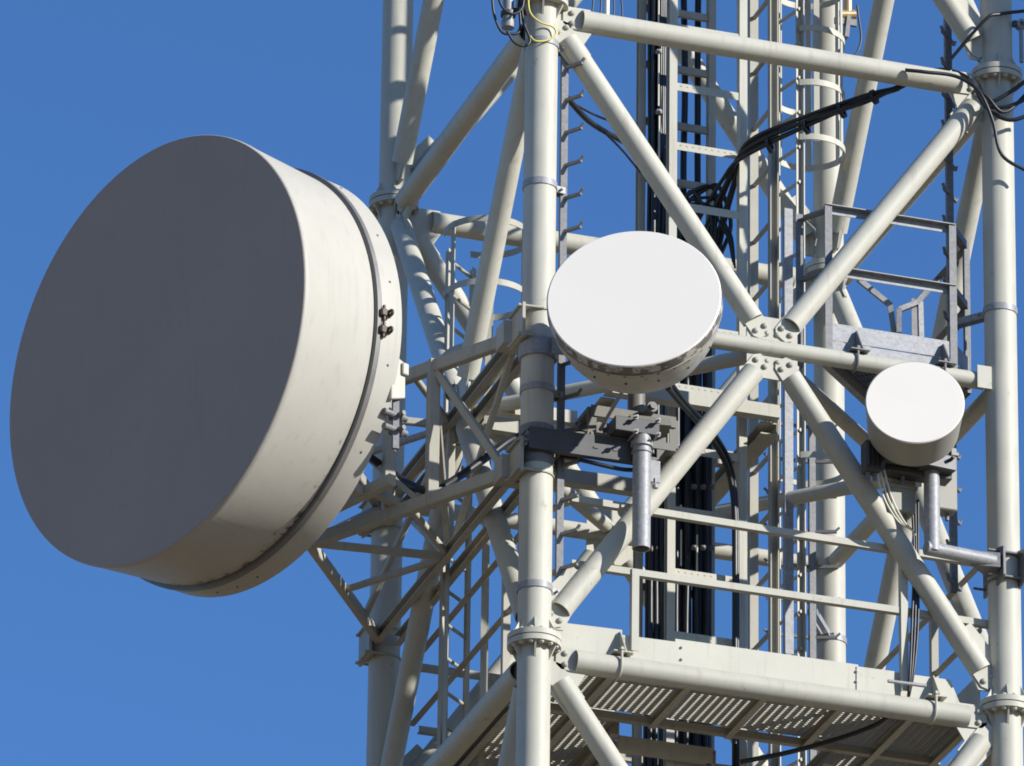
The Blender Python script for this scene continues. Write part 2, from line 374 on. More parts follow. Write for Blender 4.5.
for th in (-0.005, -0.085):
    bm = B(); c = rimpt(0.675, th, RC+0.035); u = (hx*math.cos(th)+vx*math.sin(th)); w_ = t_.cross(u)
    plate(bm, [c+t_*x+w_*y for x, y in ((-0.03, -0.025), (0.05, -0.025), (0.05, 0.025), (-0.03, 0.025))], 0.035, u)
    rod(bm, c-w_*0.055, c+w_*0.055, 0.011); ring(bm, c+u*0.03+t_*0.03, t_, 0.012, 0.026, 0.02, 12)
    obj('band_latch', bm, RUST, big, bev=0.006)
for k in range(46):
    th = 2*math.pi*(k+0.3)/46; u = hx*math.cos(th)+vx*math.sin(th)
    if rnd.random() < 0.3: add_bolt(big, rimpt(0.76, th, RC+0.014), u, 0.4, BAND, 'rim_bolt')
# hub ring and stubs on the back
HUB = F0+t_*1.23
bm = B(); lathe(bm, [(1.14, 0.48), (1.30, 0.48), (1.30, 0.40), (1.16, 0.40)], F0, t_, 64); lathe(bm, [(1.2, 0), (1.2, 0.16), (1.38, 0.16), (1.38, 0)], F0, t_, 32)
obj('mount_ring', bm, CREAM2, big)
# side lug and stay at the rim seen just right of the rim
bm = B()
c = rimpt(0.85, -0.27, RC-0.02); w_ = t_.cross(hx)
plate(bm, [c+t_*x+vx*y for x, y in ((-0.03, -0.16), (0.09, -0.12), (0.09, 0.12), (-0.03, 0.16))], 0.035, hx)
plate(bm, [c+t_*x+vx*y+hx*0.03 for x, y in ((0.05, 0.03), (0.10, 0.03), (0.10, 0.11), (0.05, 0.11))], 0.02, hx)
obj('side_lug', bm, CREAM, big, bev=0.005)
bm = B()
for zz in (-0.27, -0.37):
    c2 = rimpt(0.85, -0.25, RC-0.06)+vx*zz
    rod(bm, c2-t_*0.05, c2+t_*0.14, 0.022, 14); rod(bm, c2+t_*0.06-vx*0.0-hx*0.06, c2+t_*0.06+hx*0.07, 0.016, 10); ring(bm, c2+t_*0.09, t_, 0.02, 0.036, 0.022, 12)
c2 = rimpt(0.85, -0.25, RC-0.06)
bar(bm, c2+t_*0.05-vx*0.1, c2+t_*0.05-vx*0.5, 0.04, 0.03); 
obj('stay_clamp', bm, GALVD, big)

# outrigger frame on legs A and C
ZL, ZU = 1.335, 2.28
frm = thing('antenna_outrigger', 'welded box section outrigger frame carrying the largest drum dish between two legs', 'mounting frame', (-0.3, 1.6, ZL))
T = Vector((-0.99, 1.71, 0)); A_, C_ = LEG['A'], LEG['C']
dAT = (T-A_).normalized(); dCT = (T-C_).normalized()
def fb(name, a, b, wd, ht, m=CREAM2, up=None):
    bm = B(); bar(bm, a, b, wd, ht, up); return obj(name, bm, m, frm, bev=0.006)
def zz(v, z): return Vector((v.x, v.y, z))
for z in (ZL, ZU):
    fb('frame_beam', zz(A_+dAT*0.14, z), zz(T, z), 0.06, 0.09, CREAM2)
    fb('frame_beam', zz(C_+dCT*0.14, z), zz(T-dCT*0.04, z), 0.055, 0.075, CREAM2)
    bm = B()
    for xo in (-0.09, 0.05):
        extr(bm, (xo-0.0, 0.13, z), (xo, L-0.13, z), chan_sec(0.045, 0.08, 0.008))
    obj('frame_beam', bm, CREAM2, frm)
    # inner ties of the triangle
    fb('frame_tie', zz(T, z), Vector((-0.06, 1.62, z)), 0.04, 0.05, CREAM2)
    fb('frame_tie', zz(A_+(T-A_)*0.55, z), Vector((-0.06, 1.62, z)), 0.04, 0.04, CREAM2)
    fb('frame_tie', zz(C_+(T-C_)*0.55, z), Vector((-0.06, 1.62, z)), 0.04, 0.04, CREAM2)
    for lp in (A_, C_):
        bm = B()
        ring(bm, lp+Zv*(z+0.10), Zv, 0.106, 0.116, 0.012); ring(bm, lp+Zv*(z-0.10), Zv, 0.106, 0.116, 0.012)
        sgn = 1 if lp is A_ else -1
        bar(bm, lp+Vector((-0.135, 0.0, z-0.12)), lp+Vector((-0.135, 0, z+0.12)), 0.02, 0.24)
        bar(bm, lp+Vector((-0.135, 0.11, z+0.105)), lp+Vector((-0.135, -0.11, z+0.105)), 0.06, 0.012)
        bar(bm, lp+Vector((-0.135, 0.11, z-0.105)), lp+Vector((-0.135, -0.11, z-0.105)), 0.06, 0.012)
        rod(bm, lp+Vector((-0.17, 0.105, z+0.10)), lp+Vector((0.0, 0.115, z+0.10)), 0.01); rod(bm, lp+Vector((-0.17, -0.105, z+0.10)), lp+Vector((0.0, -0.115, z+0.10)), 0.01)
        rod(bm, lp+Vector((-0.17, 0.105, z-0.10)), lp+Vector((0.0, 0.115, z-0.10)), 0.01); rod(bm, lp+Vector((-0.17, -0.105, z-0.10)), lp+Vector((0.0, -0.115, z-0.10)), 0.01)
        if lp is A_: bar(bm, (-0.12, 0.1, z), (-0.12, 0.26, z), 0.16, 0.16)
        obj('leg_clamp', bm, CREAM2, frm)
MST = Vector((-0.60, 1.04, 0))
for q, s in ((Vector((-0.45, 0.785, 0)), 0.075), (MST+Vector((-0.04, 0.08, 0)), 0.075), (T*0.99, 0.07)):
    fb('frame_post', zz(q, ZL-0.05), zz(q, ZU+0.05), s, s, CREAM2)
fb('frame_brace', zz(Vector((-0.45, 0.785, 0)), ZU), Vector((-0.06, 1.62, ZL)), 0.04, 0.04)
fb('frame_brace', zz(C_+dCT*0.5, ZL), Vector((-0.06, 1.62, ZU)), 0.04, 0.04)
fb('frame_brace', zz(T, ZU), zz(A_+dAT*0.98, ZL), 0.04, 0.04)
fb('frame_brace', (-0.06, 1.62, ZL), (-0.06, 0.3, ZU), 0.04, 0.04)
fb('frame_brace', (-0.06, 1.62, ZL), (-0.06, 2.9, ZU), 0.04, 0.04)
fb('frame_post', (-0.06, 1.62, ZL), (-0.06, 1.62, ZU), 0.05, 0.05)
fb('frame_brace', zz(T, ZL), zz(C_+dCT*0.25, ZL-0.0)+Zv*0.9, 0.05, 0.05)
fb('frame_brace', zz(A_+dAT*0.25, ZL), zz(Vector((-0.45, 0.785, 0)), ZU), 0.05, 0.05)
# second, shorter beam on the dish side and the mast the hub is bolted to
off = Vector((-0.25, -0.08, 0))
fb('frame_beam', zz(A_+dAT*0.98+off*0.9, ZL+0.10), zz(T+off*0.4, ZL+0.10), 0.06, 0.08)
fb('frame_beam', zz(A_+dAT*0.98+off*0.9, ZU-0.10), zz(T+off*0.4, ZU-0.10), 0.06, 0.08)
fb('frame_tie', zz(A_+dAT*1.2, ZL+0.06), zz(A_+dAT*1.2+off*0.9, ZL+0.10), 0.06, 0.06); fb('frame_tie', zz(T, ZL+0.06), zz(T+off*0.4, ZL+0.10), 0.06, 0.06)
bm = B(); HM = F0+t_*1.55; rod(bm, zz(HM, ZL-0.1), zz(HM, ZU+0.15), 0.057, 24); obj('mast', bm, CREAM2, frm)
bm = B(); rod(bm, F0+t_*1.36, F0+t_*1.6, 0.05, 20); obj('hub_arm', bm, CREAM2, frm)
for z in (ZL+0.10, ZU-0.10): bm = B(); bar(bm, zz(HM, z), zz(HM, z)+Vector((0.3, 0.25, 0)), 0.06, 0.06); obj('mast_tie', bm, CREAM2, frm)

# ------------------------------------------------------------------ the middle dish
def basis(n):
    x = n.cross(Zv).normalized()
    if x.dot(CR) < 0: x = -x
    y = x.cross(n); y = y if y.z > 0 else -y
    return x, y
def aim(az_left, el):                         # unit vector toward the viewer's side, turned left, tipped up (degrees)
    h = Vector((-0.311, -0.950, 0)).normalized(); lft = Vector((-0.950, 0.311, 0)).normalized()
    v = h*math.cos(R(az_left))+lft*math.sin(R(az_left))
    return (v*math.cos(R(el))+Zv*math.sin(R(el))).normalized()
nm = aim(5, 13.5); F1 = P(634, 298, 'Y', -0.94); RMd = 0.553
mid = thing('dish_antenna', 'medium round dish with bright white face and flaking rim, centre of picture beside front leg', 'dish antenna', F1)
bm = B(); lathe(bm, [(0, 0), (0, RMd-0.03), (0.0, RMd-0.006), (0.006, RMd), (0.012, RMd)], F1, -nm, 96); obj('radome', bm, WHITE, mid)
bm = B(); lathe(bm, [(0.011, RMd-0.004), (0.012, RMd+0.004), (0.075, RMd+0.006), (0.078, RMd-0.012)], F1, -nm, 96); obj('rim_band', bm, LIP, mid, label='flaking white rim band with dark bare patches')
bm = B(); lathe(bm, [(0.076, RMd-0.03), (0.077, RMd-0.004), (0.093, RMd-0.006), (0.094, RMd-0.03)], F1, -nm, 96); obj('seam', bm, DARK, mid)
bm = B(); lathe(bm, [(0.090, RMd-0.03), (0.091, RMd+0.006), (0.098, RMd+0.006), (0.100, RMd-0.006), (0.20, RMd-0.018), (0.30, RMd-0.05), (0.42, RMd-0.11), (0.445, RMd-0.14), (0.50, 0.27), (0.52, 0.0)], F1, -nm, 96); shell = obj('shell', bm, WSHELL, mid)
mx_, my_ = basis(nm)
for k in range(32):
    th = 2*math.pi*(k+0.5)/32; u = mx_*math.cos(th)+my_*math.sin(th)
    add_bolt(mid, F1-nm*0.112+u*(RMd-0.01), u, 0.55, DARK, 'rim_bolt')
    if k % 2: add_bolt(mid, F1-nm*0.20+u*(RMd-0.018), u, 0.42, DARK, 'rim_bolt')
bm = B(); lathe(bm, [(0.47, 0), (0.47, 0.2), (0.56, 0.2), (0.58, 0.09), (0.85, 0.09), (0.85, 0)], F1, -nm, 32); obj('mount_ring', bm, GALVD, mid)

PX = P(641.5, 500, 'Y', -0.21)
mnt = thing('antenna_mount', 'galvanised vertical pipe and steel arm holding medium white dish on front leg', 'antenna mount', (PX.x, PX.y, P(641.5, 551, 'Y', -0.21).z))
zb = P(641, 549, 'Y', -0.21).z; zt = P(641, 442, 'Y', -0.21).z
bm = B(); pipe(bm, (PX.x, PX.y, zb), (PX.x, PX.y, zt+0.06), 0.0585, 32, 0.006); obj('mount_pipe', bm, GALV, mnt)
bm = B(); ring(bm, (PX.x, PX.y, zt-0.02), Zv, 0.058, 0.072, 0.035, 28); ring(bm, (PX.x, PX.y, zt-0.075), Zv, 0.058, 0.067, 0.012, 28); bar(bm, (PX.x+0.065, PX.y+0.09, zt-0.15), (PX.x+0.155, PX.y+0.09, zt-0.15), 0.012, 0.15)
rod(bm, (PX.x+0.12, PX.y+0.08, zt-0.25), (PX.x+0.12, PX.y+0.08, zt-0.2), 0.006); rod(bm, (PX.x+0.12, PX.y+0.08, zt-0.27), (PX.x+0.12, PX.y+0.08, zt-0.25), 0.018)
obj('pipe_clamp', bm, GALV, mnt)
za = P(600, 448, 'Y', -0.14).z
bm = B(); extr(bm, (-0.10, -0.13, za), (PX.x+0.02, PX.y+0.07, za), chan_sec(0.05, 0.15, 0.01)); 
for k in range(4): bar(bm, (0.2+0.13*k, -0.165, za-0.01), (0.2+0.13*k+0.03, -0.165, za-0.01), 0.004, 0.014)
obj('mount_arm', bm, DARK, mnt)  # arm coloured dark in place of the shade it lies in
bm = B(); extr(bm, (-0.10, 0.13, za), (0.20, 0.13, za), chan_sec(0.05, 0.15, 0.01)); 
for s in (-0.12, 0.13): rod(bm, (s, -0.15, za+0.05), (s, 0.16, za+0.05), 0.009); rod(bm, (s, -0.15, za-0.05), (s, 0.16, za-0.05), 0.009)
ring(bm, (0, 0, za), Zv, 0.106, 0.114, 0.27); obj('leg_clamp', bm, GALVD, mnt)
# upper clamp and the box of angle steel behind the dish
zu = P(538, 352, 'Y', 0).z
bm = B(); ring(bm, (0, 0, zu), Zv, 0.106, 0.125, 0.12, 40); bar(bm, (0.05, -0.13, zu), (0.62, -0.2, zu), 0.012, 0.12); obj('upper_clamp', bm, GALV, mnt)
yb = -0.24
a0 = P(597, 402, 'Y', yb); a1 = P(597, 430, 'Y', yb); b0 = P(679, 412, 'Y', yb); b1 = P(679, 442, 'Y', yb)
bm = B(); yq = yb+0.10
x0_, x1_, zt_, zb2_ = a0.x, b0.x, a0.z+0.0, a1.z
for dy in (0.0, 0.24):
    bar(bm, (x0_, yq+dy, zt_), (x0_, yq+dy, zb2_), 0.06, 0.014); bar(bm, (x1_, yq+dy+0.002, zt_), (x1_, yq+dy+0.002, zb2_), 0.06, 0.014)
    bar(bm, (x0_-0.01, yq+dy-0.012, zt_-0.02), (x1_+0.01, yq+dy-0.012, zt_-0.02), 0.012, 0.075); bar(bm, (x0_-0.01, yq+dy-0.010, zb2_), (x1_+0.01, yq+dy-0.010, zb2_), 0.012, 0.05)
for x in (x0_, x1_): 
    for z in (zt_, zb2_): bar(bm, (x, yq+0.016, z), (x, yq+0.232, z), 0.046, 0.03)
obj('bracket_frame', bm, SHADEP, mnt)
bm = B(); bar(bm, (PX.x-0.20, PX.y+0.02, zt+0.085), (PX.x+0.10, PX.y+0.02, zt+0.085), 0.16, 0.10); bar(bm, (PX.x, PX.y+0.10, zt+0.16), (PX.x, PX.y+0.32, zt+0.16), 0.12, 0.07); obj('head_clamp', bm, DARK, mnt, bev=0.004)  # dark colour stands in for shade on the clamp
bm = B(); rod(bm, (PX.x+0.03, PX.y+0.2, zt+0.1), (PX.x+0.03, PX.y+0.2, zt+0.75), 0.057, 24); obj('upper_pipe', bm, SHADEP, mnt)
bm = B(); c = P(648, 412, 'Y', yb+0.06); rod(bm, c+Vector((0, -0.09, 0)), c+Vector((0, 0.1, 0)), 0.035, 20); rod(bm, c+Vector((0, -0.11, 0)), c+Vector((0, -0.09, 0)), 0.022, 6)
obj('adjusting_bolt', bm, GALVD, mnt)
for k, (dx, dz) in enumerate(((-0.075, 0.02), (0.075, 0.02), (-0.075, 0.12), (0.075, 0.12))):
    bm = B(); q = Vector((PX.x+dx, PX.y, zt+dz)); rod(bm, q+Vector((0, -0.13, 0)), q+Vector((0, 0.2, 0)), 0.008, 10); rod(bm, q+Vector((0, -0.105, 0)), q+Vector((0, -0.088, 0)), 0.017, 6); obj('threaded_rod', bm, GALV, mnt)
bm = B(); rod(bm, P(600, 430, 'Y', -0.12), P(622, 392, 'Y', -0.42), 0.012, 12); obj('adjusting_strut', bm, GALV, mnt)
bm = B(); p1 = P(628, 424, 'Y', yb+0.04); p2 = P(668, 428, 'Y', yb+0.04)
bar(bm, p1, p2, 0.12, 0.06, Vector((0, 0.3, 1))); obj('feed_box', bm, SHADEP, mnt)

# ------------------------------------------------------------------ the small dish
ns = aim(0.5, 10.0); F2 = P(915, 402, 'Y', -0.62); RS = 0.318
sm = thing('dish_antenna', 'smallest dish, white round face with grey cylindrical shroud beside the right leg', 'dish antenna', F2)
bm = B(); lathe(bm, [(0, 0), (0, RS-0.03), (0.0, RS-0.005), (0.006, RS)], F2, -ns, 96); obj('radome', bm, WHITE, sm)
bm = B(); lathe(bm, [(0.005, RS-0.003), (0.006, RS+0.003), (0.022, RS+0.003), (0.024, RS-0.001), (0.30, RS-0.022), (0.325, RS-0.05), (0.35, 0.15), (0.35, 0)], F2, -ns, 96); obj('shroud', bm, OLIVE, sm)
PS = P(932, 520, 'Y', -0.20)
sm_m = thing('antenna_mount', 'bent galvanised elbow pipe clamped to right leg holding smallest white dish', 'antenna mount', (PS.x, PS.y, PS.z-0.3))
ztop = P(932, 470, 'Y', -0.20).z; zel = P(932, 549, 'Y', -0.20).z
bm = B(); rod(bm, (PS.x, PS.y, zel-0.02), (PS.x, PS.y, ztop+0.2), 0.052, 28)
e2 = Vector((L-0.13, -0.15, zel-0.0))
d2 = (e2-Vector((PS.x, PS.y, zel))).normalized()
rod(bm, Vector((PS.x, PS.y, zel))-d2*0.045, e2, 0.047, 28); obj('elbow_pipe', bm, GALV, sm_m)
bm = B()
zc = zel
for s in (-0.075, 0.075): plate(bm, [Vector((L+s, y, zc+v)) for y, v in ((-0.20, -0.10), (-0.09, -0.13), (0.16, -0.13), (0.16, 0.13), (-0.09, 0.13), (-0.20, 0.10))], 0.014, (1, 0, 0))
plate(bm, [Vector((x, y, zc)) for x, y in ((L-0.30, -0.16), (L-0.1, -0.19), (L-0.08, -0.08), (L-0.12, 0.0))], 0.1, Zv)
for v in (-0.08, 0.09): ring(bm, (L, 0, zc+v), Zv, 0.106, 0.117, 0.014); rod(bm, (L-0.16, -0.13, zc+v), (L+0.16, -0.13, zc+v), 0.009); rod(bm, (L-0.16, 0.13, zc+v), (L+0.16, 0.13, zc+v), 0.009)
obj('leg_clamp', bm, GALVD, sm_m)
bm = B(); ps_ = Vector((PS.x, PS.y, ztop))
bar(bm, ps_+Vector((-0.10, -0.03, 0.03)), ps_+Vector((0.13, 0.0, 0.03)), 0.17, 0.10); bar(bm, ps_+Vector((-0.36, -0.05, 0.03)), ps_+Vector((-0.1, -0.05, 0.03)), 0.05, 0.09)
for q in (-0.07, 0.1): rod(bm, ps_+Vector((q, -0.14, 0.05)), ps_+Vector((q, 0.1, 0.05)), 0.012)
obj('tilt_bracket', bm, DARK, sm_m, bev=0.004)
# radio units behind it
def boxpx(name, x0, y0, x1, y1, Y, dep, m, label, cat, parts=True):
    a = P(x0, y1, 'Y', Y); b = P(x1, y0, 'Y', Y); b.z = P((x0+x1)/2, y0, 'Y', Y).z; a.z = P((x0+x1)/2, y1, 'Y', Y).z
    t = thing(name, label, cat, (a.x, Y, a.z))
    bm = B(); bar(bm, Vector(((a.x+b.x)/2, Y+dep/2, a.z)), Vector(((a.x+b.x)/2, Y+dep/2, b.z)), dep, b.x-a.x, Vector((1, 0, 0))); 
    obj('casing', bm, m, t, bev=0.008)
    bm = B()
    n = max(3, int((b.x-a.x)/0.025))
    for k in range(n): x = a.x+0.012+(b.x-a.x-0.024)*k/(n-1); bar(bm, (x, Y-0.012, a.z+0.03), (x, Y-0.012, b.z-0.03), 0.004, 0.022, Vector((0, 1, 0)))
    if m is DARK: obj('cooling_fin', bm, m, t)
    else:
        bm.free(); bm = B(); bar(bm, (a.x-0.008, Y+dep/2, b.z-0.05), (b.x+0.008, Y+dep/2, b.z-0.05), dep+0.024, 0.02); obj('lid', bm, m, t)
    for k in range(2):
        bm = B(); rod(bm, (a.x+(b.x-a.x)*(0.3+0.4*k), Y+dep/2, a.z-0.05), (a.x+(b.x-a.x)*(0.3+0.4*k), Y+dep/2, a.z), 0.014); obj('connector', bm, GALVD, t)
    return t
boxpx('radio_unit', 866, 440, 882, 470, -0.25, 0.10, DARK, 'flat black radio unit to the left under the smallest dish', 'radio unit')
boxpx('radio_unit', 891, 480, 916, 511, -0.10, 0.13, OLIVE, 'beige radio box hanging left of the elbow pipe below the smallest dish', 'radio unit')
boxpx('radio_unit', 934, 446, 957, 509, -0.05, 0.13, OLIVE, 'tall beige radio box with dark edge right of the elbow pipe', 'radio unit')
boxpx('radio_unit', 886, 440, 952, 475, -0.20, 0.12, DARK, 'wide dark equipment case directly behind the smallest dish', 'radio unit')

# ------------------------------------------------------------------ unseen panel added beyond the picture edge to shade the right leg
up_c = Vector((L, 0, 4.28))+SUN*1.0
upper = thing('shading_panel', 'tall slim unseen panel added to shade the right leg, beyond the picture edge', 'shading panel', up_c)
sx = SUN.cross(Zv).normalized(); sh_ = Vector((SUN.x, SUN.y, 0)).normalized()
bm = B(); bar(bm, up_c, up_c+Zv*2.3, 0.30, 0.12, sh_); obj('casing', bm, WSHELL, upper, bev=0.02)
bm = B()
for z in (1.4, 2.0): bar(bm, up_c+Zv*z-sh_*0.06, (L, 0, up_c.z+z), 0.06, 0.08)
rod(bm, up_c+Zv*1.3-sh_*0.2, up_c+Zv*2.1-sh_*0.2, 0.04, 16); obj('bracket', bm, GALVD, upper)

# ------------------------------------------------------------------ lower walkway platform
plat = thing('walkway_platform', 'cream painted open grating walkway with toe board and handrails across tower bottom', 'platform', (L/2, 0.6, 0))
def grating(parent, poly_rects, z, m, along='Y', pitch=0.053, wd=0.019, cross=0.03, name='grating'):
    bm = B()
    for x0, y0, x1, y1 in poly_rects:
        k = int((x1-x0)/pitch)
        for i in range(k+1):
            x = x0+i*pitch
            bar(bm, (x, y0, z), (x, y1, z), wd, 0.006); bar(bm, (x-wd/2, y0, z-0.012), (x-wd/2, y1, z-0.012), 0.003, 0.024)
        k = int((y1-y0)/cross)
        for i in range(k+1):
            y = y0+i*cross
            bar(bm, (x0, y, z-0.0135), (x1, y, z-0.0135), 0.004, 0.020)
    return obj(name, bm, m, parent)
PZ = 0.10
grating(plat, [(0.16, 0.10, 3.02, 0.86), (0.16, 0.90, 0.85, 3.0), (2.35, 0.90, 3.02, 3.0), (0.9, 2.3, 2.3, 3.0)], PZ, CREAM)
bm = B()
for x in (0.16, 0.58, 1.10, 1.62, 2.14, 2.62, 3.03): extr(bm, (x, 0.08, PZ-0.062), (x, 0.9 if 0.9 < x < 2.29 else 3.05, PZ-0.062), chan_sec(0.045, 0.06, 0.006))
obj('joist', bm, CREAM2, plat)
bm = B()
for y in (0.88, 2.27, 3.06): extr(bm, (0.12, y, PZ-0.055), (3.08, y, PZ-0.055), chan_sec(0.05, 0.05, 0.008))
extr(bm, (0.86, 0.92, PZ-0.10), (0.86, 2.25, PZ-0.10), chan_sec(0.06, 0.12, 0.008)); extr(bm, (2.33, 0.92, PZ-0.10), (2.33, 2.25, PZ-0.10), chan_sec(0.06, 0.12, 0.008))
obj('edge_beam', bm, CREAM2, plat)
bm = B()
YT = 0.085
def zat(px, py, Y=YT): return P(px, py, 'Y', Y)
tb = [zat(563, 626), zat(640, 637), zat(640, 668), zat(563, 657)]
plate(bm, [zat(556, 622), zat(622, 630), zat(622, 672), zat(556, 662)], 0.006, (0, 1, 0))
plate(bm, [p-Vector((0, 0.012, 0)) for p in (zat(616, 635), zat(678, 643), zat(678, 682), zat(616, 673))], 0.006, (0, 1, 0))
plate(bm, [p-Vector((0, 0.003, 0)) for p in (zat(675, 639), zat(858, 665), zat(858, 706), zat(675, 680))], 0.006, (0, 1, 0))
plate(bm, [p-Vector((0, 0.010, 0)) for p in (zat(856, 667), zat(894, 672), zat(894, 711), zat(856, 706))], 0.006, (0, 1, 0))
plate(bm, [p-Vector((0, 0.001, 0)) for p in (zat(892, 672), zat(950, 680), zat(966, 719), zat(892, 712))], 0.006, (0, 1, 0))
plate(bm, [Vector((3.06, y, z)) for y, z in ((0.10, 0.05), (1.6, 0.05), (1.6, 0.36), (0.17, 0.36), (0.10, 0.28))], 0.006, (1, 0, 0))
plate(bm, [Vector((0.12, y, z)) for y, z in ((0.10, 0.05), (3.0, 0.05), (3.0, 0.27), (0.10, 0.27))], 0.006, (1, 0, 0))
for px, py in ((681, 648), (681, 660), (856, 672), (856, 682), (898, 678), (623, 639)): hexbolt(bm, zat(px, py)+Vector((0, -0.012, 0)), (0, -1, 0), 0.008, 0.008)
obj('toe_board', bm, CREAM, plat)
def rail(parent, pts, m, s=0.045, t=0.006, name='handrail', flip=False):
    bm = B(); sec = [(-u, -v) for u, v in angle_sec(s, t)] if flip else angle_sec(s, t)
    for a, b in zip(pts, pts[1:]): extr(bm, a, b, sec)
    return obj(name, bm, m, parent)
YR = 0.07
rail(plat, [P(571, 499, 'Y', YR), P(893, 550, 'Y', YR), P(990, 565, 'Y', YR)], CREAM); rail(plat, [P(571, 564, 'Y', YR), P(898, 611, 'Y', YR), P(990, 625, 'Y', YR)], CREAM)
rail(plat, [P(571, 500, 'Y', YR), Vector((0.15, 0.30, P(571, 499, 'Y', YR).z))], CREAM); rail(plat, [P(571, 565, 'Y', YR), Vector((0.15, 0.30, P(571, 564, 'Y', YR).z))], CREAM)
zr1, zr2 = P(571, 499, 'Y', YR).z, P(571, 564, 'Y', YR).z
rail(plat, [Vector((0.12, 0.30, zr1)), Vector((0.12, 2.95, zr1))], CREAM2); rail(plat, [Vector((0.12, 0.30, zr2)), Vector((0.12, 2.95, zr2))], CREAM2)
rail(plat, [Vector((3.08, 0.15, zr1)), Vector((3.08, 2.95, zr1))], CREAM2); rail(plat, [Vector((3.08, 0.15, zr2)), Vector((3.08, 2.95, zr2))], CREAM2)
rail(plat, [Vector((0.2, 3.05, zr1)), Vector((3.0, 3.05, zr1))], CREAM2); rail(plat, [Vector((0.2, 3.05, zr2)), Vector((3.0, 3.05, zr2))], CREAM2)
for px, py0, py1 in ((634, 570, 652), (904, 548, 692)):
    bm = B(); a = P(px, py1, 'Y', YR-0.01); b = P(px, py0, 'Y', YR-0.01); extr(bm, a, Vector((a.x, a.y, b.z)), angle_sec(0.048, 0.006), (0, 1, 0)); obj('rail_post', bm, CREAM, plat)
for x, y in ((0.12, 0.95), (0.12, 2.25), (3.08, 0.95), (3.08, 2.25), (1.1, 3.05), (2.1, 3.05)):
    bm = B(); extr(bm, (x, y, 0.05), (x, y, zr1), angle_sec(0.048, 0.006), (0, 1, 0)); obj('rail_post', bm, CREAM2, plat)
def saddle(parent, px, py, m, Y=-0.0, r=RH, name='saddle_bracket'):
    bm = B(); c = P(px, py, 'Y', 0.0)
    plate(bm, [c+Vector((0.03, y, z)) for y, z in ((-0.07, r), (0.09, r), (0.09, r+0.20), (0.06, r+0.20))], 0.008, (1, 0, 0))
    plate(bm, [c+Vector((x, y, r+0.004)) for x, y in ((-0.06, -0.08), (0.07, -0.08), (0.07, 0.08), (-0.06, 0.08))], 0.008, Zv)
    pts = [c+Vector((-0.01, -r-0.009, r+0.03))]+[c+Vector((-0.01, -(r+0.009)*math.cos(a), -(r+0.009)*math.sin(a))) for a in (R(k*20) for k in range(10))]+[c+Vector((-0.01, r+0.009, r+0.03))]
    sweep(bm, pts, 0.009, 8, 0)
    for s in (-1, 1): rod(bm, c+Vector((-0.01, s*(r+0.009), r+0.008)), c+Vector((-0.01, s*(r+0.009), r+0.024)), 0.017, 6)
    obj(name, bm, m, parent)
saddle(plat, 619, 667, CREAM); saddle(plat, 933, 711, CREAM)
bm = B(); rod(bm, P(888, 681, 'Y', -0.05), P(926, 686, 'Y', -0.05), 0.012); obj('cable_hanger', bm, GALV, plat)

# ------------------------------------------------------------------ galvanised corner platform
ZP = 2.43+0.10
cp = thing('corner_platform', 'galvanised corner landing with angle iron guard rail, above the smallest dish', 'platform', (2.6, 0.3, ZP))
YF = 0.10
xl, xr = P(828, 345, 'Y', YF).x, P(953, 365, 'Y', YF).x
z0 = P(828, 358, 'Y', YF).z; zt1 = P(828, 323, 'Y', YF).z; zm = P(828, 341, 'Y', YF).z
def w3(x, y, z): return Vector((x, y, z))
# plan of the landing: front edge, right edge, 45 degree back edge along the diamond brace
bx1, by1 = L-0.12, (L-0.12)-xl+YF+0.1
bm = B()
dd = Vector((1, 1, 0)).normalized(); nn = Vector((1, -1, 0)).normalized()
k = 0
span = (bx1-xl)
o0 = w3(xl, YF, z0+0.02)
for i in range(30):
    sft = i*0.036; a = o0+Vector((sft, 0, 0)); ln = (bx1-a.x)
    if ln < 0.05: break
    b = a+Vector((ln, ln, 0)); bar(bm, a, b, 0.006, 0.034)
for i in range(18):
    c = o0+Vector((0.055*i, 0.055*i, 0)); ln = (c.y-YF)
    if c.x > bx1: break
    e = Vector((min(c.x+ln, bx1), c.y-(min(c.x+ln, bx1)-c.x), c.z)); 
    if ln > 0.04: bar(bm, c, e, 0.006, 0.02)
obj('grating', bm, GALVD, cp)
bm = B()
bar(bm, w3(xl, YF-0.004, (z0+zm)/2), w3(xr, YF-0.004, (z0+zm)/2), 0.008, zm-z0); bar(bm, w3(xr-0.01, YF, (z0+zm)/2), w3(bx1, YF+0.2, (z0+zm)/2), 0.008, zm-z0); bar(bm, w3(bx1, YF+0.2, (z0+zm)/2), w3(bx1, by1, (z0+zm)/2), 0.008, zm-z0)
extr(bm, w3(xl-0.02, YF+0.0, z0+0.0), w3(bx1, YF+(bx1-xl)+0.02, z0+0.0), chan_sec(0.05, 0.12, 0.008)); obj('edge_beam', bm, GALV, cp)
bm = B()
bar(bm, w3(xl+0.005, YF-0.012, (zt1+zm)/2), w3(xr, YF-0.012, (zt1+zm)/2), 0.006, zt1-zm-0.006); bar(bm, w3(xr, YF-0.012, (zt1+zm)/2), w3(bx1+0.006, YF+0.19, (zt1+zm)/2), 0.006, zt1-zm-0.006); bar(bm, w3(bx1+0.008, YF+0.2, (zt1+zm)/2), w3(bx1+0.008, by1, (zt1+zm)/2), 0.006, zt1-zm-0.006)
obj('toe_board', bm, GALV, cp)
zr = P(828, 209, 'Y', YF).z; zk = P(828, 270, 'Y', YF).z
pl = P(800, 215, 'Y', YF+0.25)
